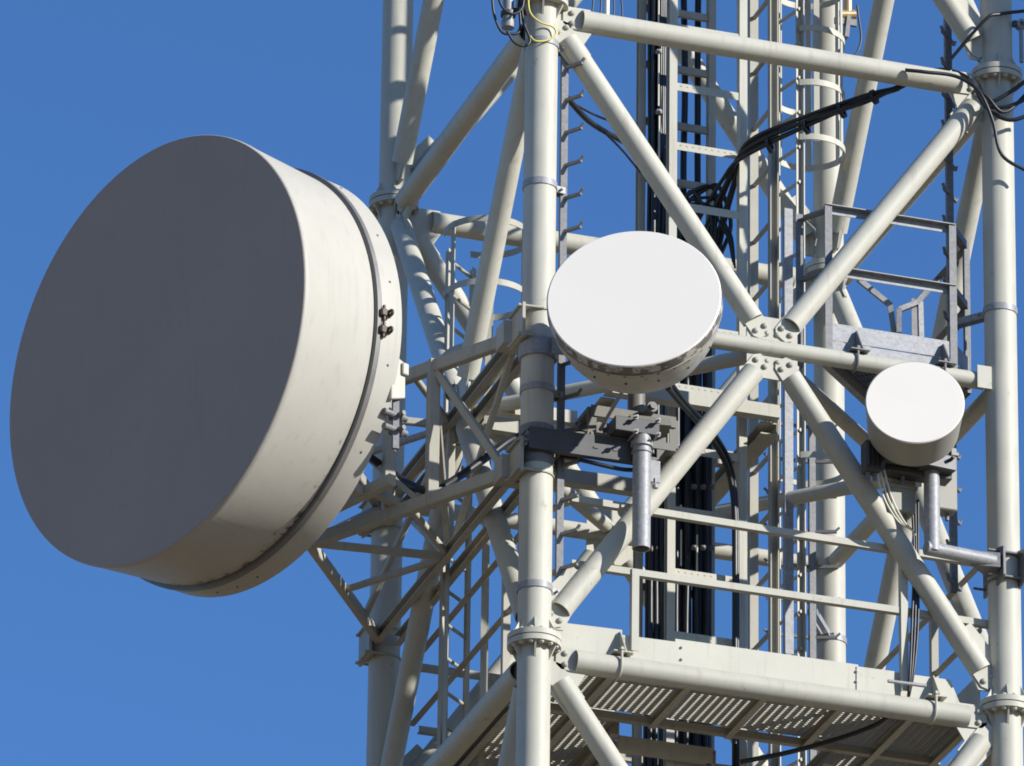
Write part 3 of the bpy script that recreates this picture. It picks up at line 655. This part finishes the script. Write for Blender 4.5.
for z in (zr, zk):
    rail(cp, [w3(xl-0.02, YF-0.005, z), w3(xr+0.02, YF-0.005, z)], GALV, 0.052, flip=True); rail(cp, [w3(xr+0.025, YF+0.03, z-0.003), w3(bx1-0.004, YF+0.21, z-0.003)], GALVD, 0.05); rail(cp, [w3(bx1, YF+0.21, z), w3(bx1, by1, z)], GALVD, 0.05)
    rail(cp, [w3(xl, YF, z), w3(xl-0.13, YF+0.2, z)], GALVD, 0.045)
for x, y in ((xl, YF), (xr, YF), (bx1, YF+0.21), (bx1, by1), (xl-0.13, YF+0.2)):
    bm = B(); extr(bm, w3(x, y+0.004, z0-0.0), w3(x, y+0.004, zr+0.023), [(-u, v) for u, v in angle_sec(0.05, 0.006)], (0, 1, 0)); obj('rail_post', bm, GALVD, cp)  # darker steel stands in for the right post's shaded face
bm = B(); bar(bm, w3(bx1+0.02, YF+0.26, z0), w3(bx1+0.02, YF+0.26, zr), 0.01, 0.07, (0, 1, 0)); obj('guard_plate', bm, GALV, cp)
# rear grab rail bent over the ladder opening
bm = B()
for pts in ([P(858, 279, 'Y', 0.85), P(890, 305, 'Y', 0.85), P(894, 333, 'Y', 0.85)], [P(899, 333, 'Y', 0.8), P(899, 310, 'Y', 0.8), P(917, 303, 'Y', 0.8), P(948, 268, 'Y', 0.8)]):
    for a, b in zip(pts, pts[1:]): bar(bm, a, b+(b-a).normalized()*0.008, 0.035, 0.03, Vector((0.3, 1, 0)))
bar(bm, P(921, 340, 'Y', 0.8), P(920, 302, 'Y', 0.8), 0.035, 0.032)
obj('grab_rail', bm, GALV, cp)
bm = B(); strip(bm, [P(799, 215, 'Y', 0.3), P(815, 230, 'Y', 0.3), P(817, 238, 'Y', 0.3), P(815, 247, 'Y', 0.3)], 0.035, 0.008, (0.3, 1, 0)); obj('gate_handle', bm, GALV, cp)
saddle(cp, 856, 362, GALVD, 0, RM); saddle(cp, 943, 375, GALVD, 0, RM)

# ------------------------------------------------------------------ ladders and cable racks
VZ0, VZ1 = -2.2, 8.4
def cable_ladder(label, p, q, zr0, pitch, m, rw, rd, rh, perf, group=None, z1=VZ1):
    t = thing('cable_ladder', label, 'cable ladder', ((p.x+q.x)/2, (p.y+q.y)/2, VZ0), group)
    d = Vector((q.x-p.x, q.y-p.y, 0)).normalized()
    for e, s in ((p, 1), (q, -1)):
        bm = B(); extr(bm, (e.x, e.y, VZ0), (e.x, e.y, z1), [(a*s, b) for a, b in chan_sec(rw, rd, 0.008)] if s > 0 else list(reversed([(a*s, b) for a, b in chan_sec(rw, rd, 0.008)])), d.cross(Zv)); obj('side_rail', bm, m, t)
    z = zr0
    while z > VZ0+0.1: z -= pitch
    z += pitch
    bm0 = None
    while z < z1:
        bm = B(); a = Vector((p.x, p.y, z))+d*rw/2; b = Vector((q.x, q.y, z))-d*rw/2
        if perf:
            bar(bm, a, b, 0.045, 0.004, Zv, (0, 0.028)); n = d.cross(Zv); n = n if n.y < 0 else -n
            bar(bm, a+n*0.022, b+n*0.022, 0.004, rh)
            ln = (b-a).length; k = int(ln/0.045)
            for i in range(k): c = a+n*0.0255+d*(0.03+0.045*i)+Zv*0.01; bar(bm, c-d*0.006, c+d*0.006, 0.003, 0.009)
        else: bar(bm, a, b, 0.025, rh)
        obj('rung', bm, m, t); z += pitch
    return t
p1, q1 = P(672, 100, 'Y', 1.1), P(742, 110, 'Y', 1.1)
cable_ladder('front cream cable ladder with perforated rungs at the tower centre', p1, q1, P(706, 88+5, 'Y', 1.1).z, 0.445, CREAM, 0.055, 0.06, 0.055, True)
p2, q2 = P(641, 100, 'Y', 1.6), P(711, 110, 'Y', 1.6)
cable_ladder('rear cable ladder carrying the black feeder bundle, just behind the front one', p2, q2, P(692, 72, 'Y', 1.6).z, 0.43, CREAM2, 0.05, 0.06, 0.05, False)
p3, q3 = P(753, 100, 'Y', 1.92), P(767, 80, 'Y', 1.52); q3.x = p3.x
cable_ladder('narrow side on cable ladder between the front cable ladder and the caged ladder', p3, q3, P(753, 75, 'Y', 1.92).z, 0.43, CREAM2, 0.05, 0.06, 0.02, False)

def caged_ladder(label, c, ldir, r, rail_w, z0, z1, hz, pitch, m, zl0=None, zl1=None, nv=5, full=True):
    t = thing('caged_ladder', label, 'ladder', (c.x, c.y, z0))
    n = Vector((-ldir.y, ldir.x, 0))           # from ladder to cage centre
    a = c-n*(r*0.72)-ldir*rail_w/2; b = c-n*(r*0.72)+ldir*rail_w/2
    for e in (a, b):
        bm = B(); extr(bm, (e.x, e.y, zl0 or z0), (e.x, e.y, zl1 or z1), angle_sec(0.045, 0.008), ldir); obj('side_rail', bm, m, t)
    z = zl0 or z0; 
    while z < (zl1 or z1)-0.05:
        bm = B(); rod(bm, (a.x, a.y, z+0.1), (b.x, b.y, z+0.1), 0.013, 10); obj('rung', bm, m, t); z += pitch
    a0 = math.atan2((a-c).y, (a-c).x); b0 = math.atan2((b-c).y, (b-c).x)
    if a0 < b0: a0, b0 = b0, a0
    if (a0-b0) < math.pi: lo, hi = a0, b0+2*math.pi
    else: lo, hi = b0, a0
    angs = [lo+(hi-lo)*k/28 for k in range(29)]
    for z in hz:
        bm = B(); strip(bm, [c+Vector((math.cos(x)*r, math.sin(x)*r, 0))+Zv*(z-c.z) for x in angs], 0.045, 0.007, Zv); obj('cage_hoop', bm, m, t)
    for k in range(nv):
        x = lo+(hi-lo)*(k+0.5)/nv; e = c+Vector((math.cos(x)*(r-0.007), math.sin(x)*(r-0.007), 0)); d = Vector((math.cos(x), math.sin(x), 0))
        bm = B(); bar(bm, (e.x, e.y, (min(hz[:6]) if len(hz) > 6 and hz[6] < hz[0] and hz[1] > hz[0] else min(hz))-0.03), (e.x, e.y, max(hz)+0.03), 0.007, 0.04, d.cross(Zv)); obj('cage_bar', bm, m, t)
    return t
cL = P(487, 237, 'Y', 1.9)
zs = [cL.z-0.465*k for k in range(0, 12)]
caged_ladder('grey caged ladder between the front leg and the far left leg', cL, Vector((-0.735, -0.678, 0)), 0.29, 0.33, VZ0, cL.z, zs[:4]+[zs[9], zs[10]], 0.24, CREAM2, VZ0, cL.z-0.12)
cD = P(809, 98, 'Y', 2.66)
zs = [cD.z+0.425*k for k in range(-1, 5)]
caged_ladder('cream hooped ladder cage wrapped around the far right back leg', cD, Vector((0.25, -0.968, 0)), 0.25, 0.30, 0.25, VZ1, zs+[P(815, 470, 'Y', 2.66).z], 0.27, CREAM)
# lower half hoop on the same leg
# ------------------------------------------------------------------ climbing peg rails
def peg_rail(label, p, z0, z1, pitch, zref, d1, l1, d2, l2, m, hook=True, hz=()):
    t = thing('climbing_rail', label, 'step ladder', (p.x, p.y, z0), None)
    bm = B(); extr(bm, (p.x, p.y, z0), (p.x, p.y, z1), chan_sec(0.045, 0.035, 0.006), (0, 1, 0)); obj('rail', bm, m, t)
    n0 = int((zref-z0-0.06)/pitch); z = zref-n0*pitch
    while z < z1:
        for d, l in ((d1, l1), (d2, l2)):
            if l <= 0: continue
            d = Vector(d).normalized(); a = Vector((p.x, p.y, z))
            bm = B(); bar(bm, a, a+d*l, 0.02, 0.02); bar(bm, a+d*(l-0.012)+Zv*0.002, a+d*(l+0.018)+Zv*0.03, 0.018, 0.012); obj('peg', bm, m, t)
        z += pitch
    if hz:
        for (lp, z) in hz:
            bm = B(); ring(bm, lp+Zv*z, Zv, 0.106, 0.114, 0.045); e = Vector((p.x, p.y, z)); d = (e-Vector((lp.x, lp.y, z))); d.normalize()
            for s in (-0.03, 0.03): bar(bm, Vector((lp.x, lp.y, z))+d*0.10+d.cross(Zv)*s, e+d.cross(Zv)*s, 0.008, 0.045)
            rod(bm, Vector((lp.x, lp.y, z))+d*0.14-d.cross(Zv)*0.06, Vector((lp.x, lp.y, z))+d*0.14+d.cross(Zv)*0.06, 0.009)
            obj('rail_clamp', bm, GALV, t)
    return t
pa = Vector((0.17, 0.03, 0))
peg_rail('galvanised climbing rail with upturned pegs on the front leg', pa, P(562, 592, 'Y', 0.03).z, P(563, 50, 'Y', 0.03).z, 0.238, P(565, 101, 'Y', 0.03).z, (0.57, -0.82, 0), 0.145, (0, 0, 1), 0, GALVD,
         hz=[(LEG['A'], P(540, y, 'Y', 0).z) for y in (46, 187, 392, 590)])
pb = Vector((L-0.23, 0.30, 0))
peg_rail('dark climbing rail with pegs both sides beside the right leg', pb, 1.0, 7.0, 0.235, P(950, 100, 'Y', 0.3).z, (0.68, 0.73, 0), 0.12, (-0.68, -0.73, 0), 0.10, GALVD,
         hz=[(LEG['B'], P(998, 312, 'Y', 0).z)])
pd = P(812, 550, 'Y', 2.75); pd.z = 0
peg_rail('climbing rail with long pegs standing in front of the far back leg', pd, 0.2, 3.4, 0.262, P(812, 497, 'Y', 2.75).z, (-1, 0.1, 0), 0.32, (1, -0.4, 0), 0.17, GALVD,
         hz=[(LEG['D'], P(830, 642, 'Y', 3.2).z)])
bm = B(); pg = P(788, 500, 'Y', 2.2); extr(bm, (pg.x, pg.y, P(788, 655, 'Y', 2.2).z), (pg.x, pg.y, P(788, 210, 'Y', 2.2).z), chan_sec(0.06, 0.05, 0.006), (0, 1, 0))
tag(obj('steel_post', bm, GALV), 'slim galvanised upright channel post left of the far back leg', 'post')

# ------------------------------------------------------------------ middle support beams for the racks
sf = thing('rack_support', 'cream steel beam grid holding the cable ladders at the tower middle', 'support frame', (1.3, 1.5, 2.3))
zb_ = P(700, 402, 'Y', 0.95).z
def sb(a, b, w, h, m=CREAM):
    bm = B(); extr(bm, a, b, chan_sec(w, h, 0.01)); obj('beam', bm, m, sf)
xa, xb = P(605, 420, 'Y', 0.95).x, P(778, 424, 'Y', 0.95).x
sb((xa, 0.95, zb_), (xb, 0.95, zb_), 0.08, 0.09); sb((xa+0.03, 0.98, zb_-0.10), (xa+0.03, 2.25, zb_-0.10), 0.10, 0.09, CREAM2); sb((xb-0.05, 0.98, zb_-0.10), (xb-0.05, 2.25, zb_-0.10), 0.12, 0.09, CREAM2)
sb((0.2, 1.72, zb_-0.02), (1.95, 1.72, zb_-0.02), 0.07, 0.10); sb((0.2, 1.45, zb_-0.02), (0.75, 1.45, zb_-0.02), 0.07, 0.09); sb((0.75, 2.28, zb_-0.06), (2.0, 2.28, zb_-0.06), 0.08, 0.1, CREAM2)
zb2 = P(640, 747, 'Y', 1.0).z
sb((0.9, 1.0, zb2), (1.55, 1.0, zb2), 0.06, 0.10, CREAM2); sb((1.55, 1.0, zb2), (1.55, 2.2, zb2), 0.06, 0.10, CREAM2); sb((0.9, 1.06, zb2), (0.9, 2.2, zb2), 0.06, 0.10, CREAM2)

# ------------------------------------------------------------------ cables
def cable(name, pts, r, m, label, cat, group=None, sm=8, seg=10):
    bm = B(); sweep(bm, pts, r, seg, sm); return tag(obj(name, bm, m, None, sharp=60), label, cat, group)
def wob(x, y, z0, z1, amp=0.006, n=22):
    return [Vector((x+rnd.uniform(-amp, amp), y+rnd.uniform(-amp, amp), z0+(z1-z0)*k/n)) for k in range(n+1)]
GL = 'black feeder cables of the left vertical bundle'
for k in range(8):
    x = P(648.5+2.5*k, 300, 'Y', 1.53).x
    cable('feeder_cable', wob(x, 1.53-0.035*(k % 2), VZ0, VZ1, 0.004), 0.015+0.003*(k % 2), BLACK, 'black feeder cable in the left of the two vertical bundles at the tower centre', 'cable', GL)
GR = 'black feeder cables of the right vertical bundle'
for k, px in enumerate((683, 697)):
    x = P(px, 300, 'Y', 1.68).x
    cable('feeder_cable', wob(x, 1.68, VZ0, VZ1), 0.023, BLACK, ('thick straight black feeder cable running full height, left one of two behind the rear ladder', 'thick straight black feeder cable running full height, right one of two behind the rear ladder')[k], 'cable', 'thick straight feeder cables')
for k in range(8):
    px = 677+5.0*k; x = P(px, 500, 'Y', 1.50).x; Y = 1.50+0.05*(k % 2)
    zt_ = P(690, 215+6*k, 'Y', Y).z
    pts = wob(x, Y, VZ0, zt_-0.35, 0.003, 16)
    if k < 3:                                  # arc over to the left bundle
        pts += [Vector((x-0.005, Y, zt_-0.1)), Vector((x-0.06, Y-0.02, zt_+0.12)), Vector((x-0.16, Y-0.02, zt_+0.28)), P(660+2*k, 140, 'Y', 1.46)]
        pts += [pts[-1]+Vector((0, 0, 0.5+0.4*k)), pts[-1]+Vector((0, 0, 4.0))]
        cable('feeder_cable', pts, 0.017, BLACK, 'black feeder cable bending over from the right bundle into the left bundle', 'cable', 'feeder cables crossing between the bundles')
    else:                                      # arc away to the right along the stay
        e0 = P(742+(k-3)*1, 158-(k-3)*3.5, 'Y', 1.0-0.03*(k % 2)); e1 = P(800, 131-(k-3)*2.6-2*(k % 2), 'Y', 0.60-0.03*(k % 2)); e2_ = P(866, 102-((k*2) % 5)*1.7, 'Y', 0.24-0.03*(k % 3)); e3 = P(899, 86+((k*3) % 5)*0.7, 'Y', 0.10)
        pts += [Vector((x, Y, zt_-0.12)), Vector((x+0.03, Y-0.06, zt_+0.06)), (Vector((x+0.10, Y-0.15, zt_+0.18))+e0)/2+Vector((-0.03, 0, 0.0)), e0, e1, e2_, e3]
        if k > 4: pts += [P(935, 70, 'Y', 0.10), P(968, 78, 'Y', -0.10), P(985, 92+2*k, 'Y', -0.14), P(1010, 92+(k-5)*14, 'Y', -0.2), P(1040, 70+(k-5)*20, 'Y', -0.25)]
        cable('feeder_cable', pts, 0.0140, BLACK, 'black feeder cable arcing from the right bundle to the upper right leg', 'cable', 'feeder cables sweeping to the right leg')
for k in range(6):
    q = rnd.uniform
    pts = [P(668+q(0, 14), 232+q(-6, 10), 'Y', 1.42), P(676+q(-4, 10), 208+q(-8, 8), 'Y', 1.40), P(688+5*k+q(-4, 4), 190+q(-10, 16), 'Y', 1.36), P(704+4*k+q(-4, 4), 200+q(-12, 14), 'Y', 1.36), P(712+3*k+q(-5, 5), 224+q(-8, 8), 'Y', 1.38), P(700+4*k, 250+q(0, 20), 'Y', 1.42)]
    cable('cable', pts, 0.007+0.004*(k % 3), BLACK, 'thin black jumper tangled in the knot of feeders at the bend', 'cable', 'thin jumpers tangled at the feeder bend')
for k, (px, py, Y) in enumerate(((770, 146, 0.78), (806, 127, 0.55), (842, 111, 0.36), (874, 97, 0.18))):
    c = P(px, py, 'Y', Y); d = (P(872, 98, 'Y', 0.2)-P(800, 128, 'Y', 0.6)).normalized()
    bm = B(); lathe(bm, [(-0.012, 0.03), (-0.012, 0.052), (0.012, 0.052), (0.012, 0.03), (-0.012, 0.03)], c, d, 16); tag(obj('cable_tie', bm, BLACK), 'black tie band round the sweeping feeder bundle', 'cable tie', 'ties on the sweeping feeder bundle')
for k in range(7):
    x = P(679.5+5.0*k, 500, 'Y', 1.57).x
    cable('feeder_cable', wob(x, 1.57, VZ0, P(690, 222+5*k, 'Y', 1.57).z, 0.003, 16), 0.018, BLACK, 'black feeder cable in the right of the two vertical bundles at the tower centre', 'cable', GR)
# pale clamps along the bundles
GC = 'small cable clips on the feeder bundles'
def clip(px, py, Y, wpx, m, label, grp):
    c = P(px, py, 'Y', Y); bm = B(); wd = wpx/150
    bar(bm, c-Vector((wd/2, 0, 0)), c+Vector((wd/2, 0, 0)), 0.03, 0.028); rod(bm, c+Vector((0, -0.03, 0)), c+Vector((0, 0.01, 0)), 0.012, 8)
    tag(obj('cable_clip', bm, m, None, bev=0.003), label, 'cable clip', grp)
for py in (52, 112, 174): clip(659, py, 1.44, 6, GALV, 'small bright cable clip on the upper left feeder bundle', GC+' upper left')
for py in (487, 548, 655):
    for px in (694, 703, 712): clip(px, py, 1.44, 5, GALVD, 'small grey cable clip across the lower right feeder bundle', GC+' lower right')
for k, (px, y0, y1) in enumerate(((658.5, 0, 45), (658.5, 53, 106), (659, 116, 168), (681, 530, 566), (697, 535, 578), (681, 505, 512))):
    bm = B(); a = P(px, y1, 'Y', 1.44); b = P(px, y0, 'Y', 1.44); rod(bm, a, Vector((a.x, a.y, b.z)), 0.006, 8)
    tag(obj('earth_rod', bm, PALEW), 'thin pale vertical wire running down the face of a black feeder bundle', 'wire', 'thin pale wires on the feeder bundles')
# feeders of the middle dish
for k in range(2):
    o = 4*k
    pts = [P(668+o, 388-o, 'Y', -0.25), P(680+o, 402-o*0.5, 'Y', 0.0), P(700+o, 424-o*0.5, 'Y', 0.45), P(716+o*.8, 445-o, 'Y', 0.8), P(728+o*.8, 470-o, 'Y', 0.95), P(734+o*.6, 505, 'Y', 1.0), P(735+o*.6, 560, 'Y', 1.0), P(735+o*.6, 640, 'Y', 1.0)]
    x, y = pts[-1].x, pts[-1].y; pts += [Vector((x, y, 0)), Vector((x, y, -2))]
    cable('feeder_cable', pts, 0.02 if k == 0 else 0.014, BLACK, ('thicker black feeder curving from the medium dish down to the platform', 'thinner black feeder curving from the medium dish down to the platform')[k], 'cable')
cable('feeder_cable', [P(556, 455, 'Y', -0.0), P(585, 461, 'Y', -0.1), P(620, 469, 'Y', -0.12), P(640, 470, 'Y', -0.1)], 0.014, BLACK, 'short black jumper cable under the medium dish arm', 'cable')
# black feeder of the big dish
cable('feeder_cable', [HM+Vector((0.05, 0.05, -0.1)), P(385, 468, 'Y', 1.2), P(405, 482, 'Y', 1.0), P(432, 491, 'Y', 0.8), P(460, 476, 'Y', 0.9), P(490, 455, 'Y', 1.0), P(515, 438, 'Y', 1.1), P(545, 432, 'Y', 1.3), P(600, 440, 'Y', 1.5)], 0.027, BLACK, 'thick black feeder looping from the largest dish toward the tower centre', 'cable')
# thin hanging lines
cable('cable', [P(567, 98, 'Y', 0.2), P(590, 122, 'Y', 0.5), P(620, 140, 'Y', 1.0), P(640, 150, 'Y', 1.4)], 0.02, BLACK, 'twisted black cable drooping from the front leg rail to the feeders', 'cable')
cable('cable', [P(567, 100, 'Y', 0.2), P(595, 115, 'Y', 0.5), P(625, 127, 'Y', 1.0), P(645, 140, 'Y', 1.4)], 0.008, BLACK, 'thin black line just above the twisted drooping cable', 'cable')
cable('cable', [P(605, 133, 'Y', 0.6), P(622, 150, 'Y', 0.9), P(640, 172, 'Y', 1.4)], 0.008, BLACK, 'thin black line trailing below the twisted drooping cable', 'cable')
for k in range(3):
    cable('cable', [P(716+2*k, 195, 'Y', 1.35), P(719+3*k, 222, 'Y', 1.33), P(728+2*k, 238, 'Y', 1.33), P(733+k, 262+3*k, 'Y', 1.33)], 0.008, BLACK, 'thin black wire tail hanging below the feeder bend', 'wire', 'thin wire tails under the feeder bend')
# wires round the right leg
cable('cable', [P(905, 70, 'Y', -0.09), P(925, 72, 'Y', -0.13), P(958, 77, 'Y', -0.14), P(985, 95, 'Y', -0.2), P(1005, 112, 'Y', -0.2), P(1035, 85, 'Y', -0.2)], 0.013, BLACK, 'black cable swinging across the right leg below its flange', 'cable')
cable('cable', [P(968, 80, 'Y', -0.16), P(982, 96, 'Y', -0.2), P(993, 122, 'Y', -0.2), P(1002, 155, 'Y', -0.2), P(1030, 173, 'Y', -0.22)], 0.012, BLACK, 'black cable dropping down the face of the right leg', 'cable')
cable('cable', [P(950, 60, 'Y', 0.0), P(985, 20, 'Y', -0.16), P(1000, 14, 'Y', -0.16), P(1035, 10, 'Y', -0.1)], 0.012, BLACK, 'black cable tied round the top of the right leg', 'cable')
# wires by the small dish
for k in range(3):
    cable('wire', [P(876+4*k, 470, 'Y', -0.2), P(884+4*k, 498, 'Y', -0.18), P(897+3*k, 520, 'Y', -0.14), P(912, 530, 'Y', -0.08), P(913+k, 535, 'Y', -0.05)], 0.007, PALEW, 'thin pale wire sagging under the smallest dish', 'wire', 'pale wires under the smallest dish')
for k in range(3):
    cable('cable', [P(912+3*k, 500, 'Y', 0.0), P(914+2*k, 560, 'Y', 0.02), P(912+3*k, 620, 'Y', 0.02), P(910+2*k, 670, 'Y', 0.0), P(908, 700, 'Y', 0.03)], 0.009, BLACK, 'thin black cable hanging from the smallest dish to the walkway', 'cable', 'thin cables beneath the smallest dish')
# loose cable under the walkway
cable('cable', [P(740, 762, 'Y', 0.7), P(790, 752, 'Y', 0.6), P(840, 738, 'Y', 0.5), P(875, 725, 'Y', 0.35), P(893, 712, 'Y', 0.2)], 0.016, BLACK, 'loose black cable slung under the walkway grating', 'cable')

# ------------------------------------------------------------------ small fittings at the top
t = thing('small_antenna', 'small grey cylinder aerial hanging beside the top of the front leg', 'aerial', P(507, 30, 'Y', 0.0))
a = P(508, 28, 'Y', -0.02); bm = B(); lathe(bm, [(0, 0), (0, 0.042), (0.03, 0.046), (0.05, 0.046), (0.055, 0.036), (0.6, 0.034), (0.6, 0)], a, Zv, 24); obj('body', bm, GALV, t)
bm = B(); ring(bm, a+Zv*0.10, Zv, 0.034, 0.05, 0.03, 20); bar(bm, a+Zv*0.14, a+Zv*0.14+Vector((0.2, 0.02, 0)), 0.02, 0.03); obj('bracket', bm, DARK, t)
for k, (pts, lb) in enumerate((([(492, -6), (494, 14), (501, 31), (510, 34), (520, 30), (519, 2), (522, -8)], 'black cable loop hanging left of the small cylinder aerial'),
            ([(507, 31), (514, 42), (524, 46), (530, 40), (523, 20), (521, -6)], 'black cable tail looping under the small cylinder aerial'),
            ([(497, -6), (503, 8), (513, 14), (522, 8), (524, -6)], 'short black cable loop across the small cylinder aerial'))):
    cable('cable', [P(x, y, 'Y', -0.05-0.03*k) for x, y in pts], 0.009, BLACK, lb, 'cable')
cable('wire', [P(528, -6, 'Y', -0.12), P(530, 12, 'Y', -0.13), P(540, 22, 'Y', -0.13), P(553, 27, 'Y', -0.13), P(556, 34, 'Y', -0.13), P(548, 40, 'Y', -0.13), P(536, 41, 'Y', -0.13), P(530, 36, 'Y', -0.12)], 0.006, YEL, 'thin yellow wire looped on the face of the front leg', 'wire')
t = thing('cable_connector', 'pair of metal cable connectors on a short bracket behind the caged ladder top', 'connector', P(850, 22, 'Y', 2.9))
bm = B(); c = P(848, 16, 'Y', 2.9); rod(bm, c-Vector((0.06, 0, 0)), c+Vector((0.05, 0, 0.02)), 0.035, 16); rod(bm, c+Zv*0.0, c+Zv*0.35, 0.03, 16); obj('connector', bm, BRASS, t)
bm = B(); bar(bm, c-Zv*0.05-Vector((0.1, 0, 0)), c-Zv*0.05+Vector((0.06, 0, 0)), 0.03, 0.05); bar(bm, c-Zv*0.18+Vector((-0.02, 0, 0)), c, 0.03, 0.06); obj('bracket', bm, GALVD, t)
cable('cable', [c+Zv*0.1+Vector((0.07, 0, 0)), P(859, 20, 'Y', 2.9), P(861, 40, 'Y', 2.9), P(855, 55, 'Y', 2.9), P(843, 58, 'Y', 2.9)], 0.008, BLACK, 'thin black cable looping from the connectors behind the caged ladder', 'cable')
for k, px in enumerate((594, 601, 613, 620)):
    pts = [P(px, -8, 'Y', 0.1), P(px+(k-1), 6, 'Y', 0.1), P(px+(k-1.5)*1.6, 17, 'Y', 0.1)]
    cable('wire', pts, 0.006, BLACK, 'short black wire end hanging at the top edge above the upper tube', 'wire', 'wire ends above the upper tube')
bm = B(); a = P(607, 16, 'Y', 0.1); rod(bm, a, a+Zv*0.3, 0.016, 12); tag(obj('white_stub', bm, WHITE), 'slim white stub hanging among wires above the upper tube', 'stub')
t = thing('cable_connector', 'round metal cable connector clipped at the far right picture edge', 'connector', P(1021, 40, 'Y', -0.1))
bm = B(); c = P(1021, 25, 'Y', -0.1); ring(bm, c, (0, 1, 0), 0.018, 0.036, 0.05, 16); rod(bm, c-Zv*0.03, c-Zv*0.28, 0.014, 12); obj('plug', bm, GALV, t); bm = B(); bar(bm, Vector((L+0.08, -0.1, c.z)), c, 0.03, 0.04); obj('bracket', bm, DARK, t)
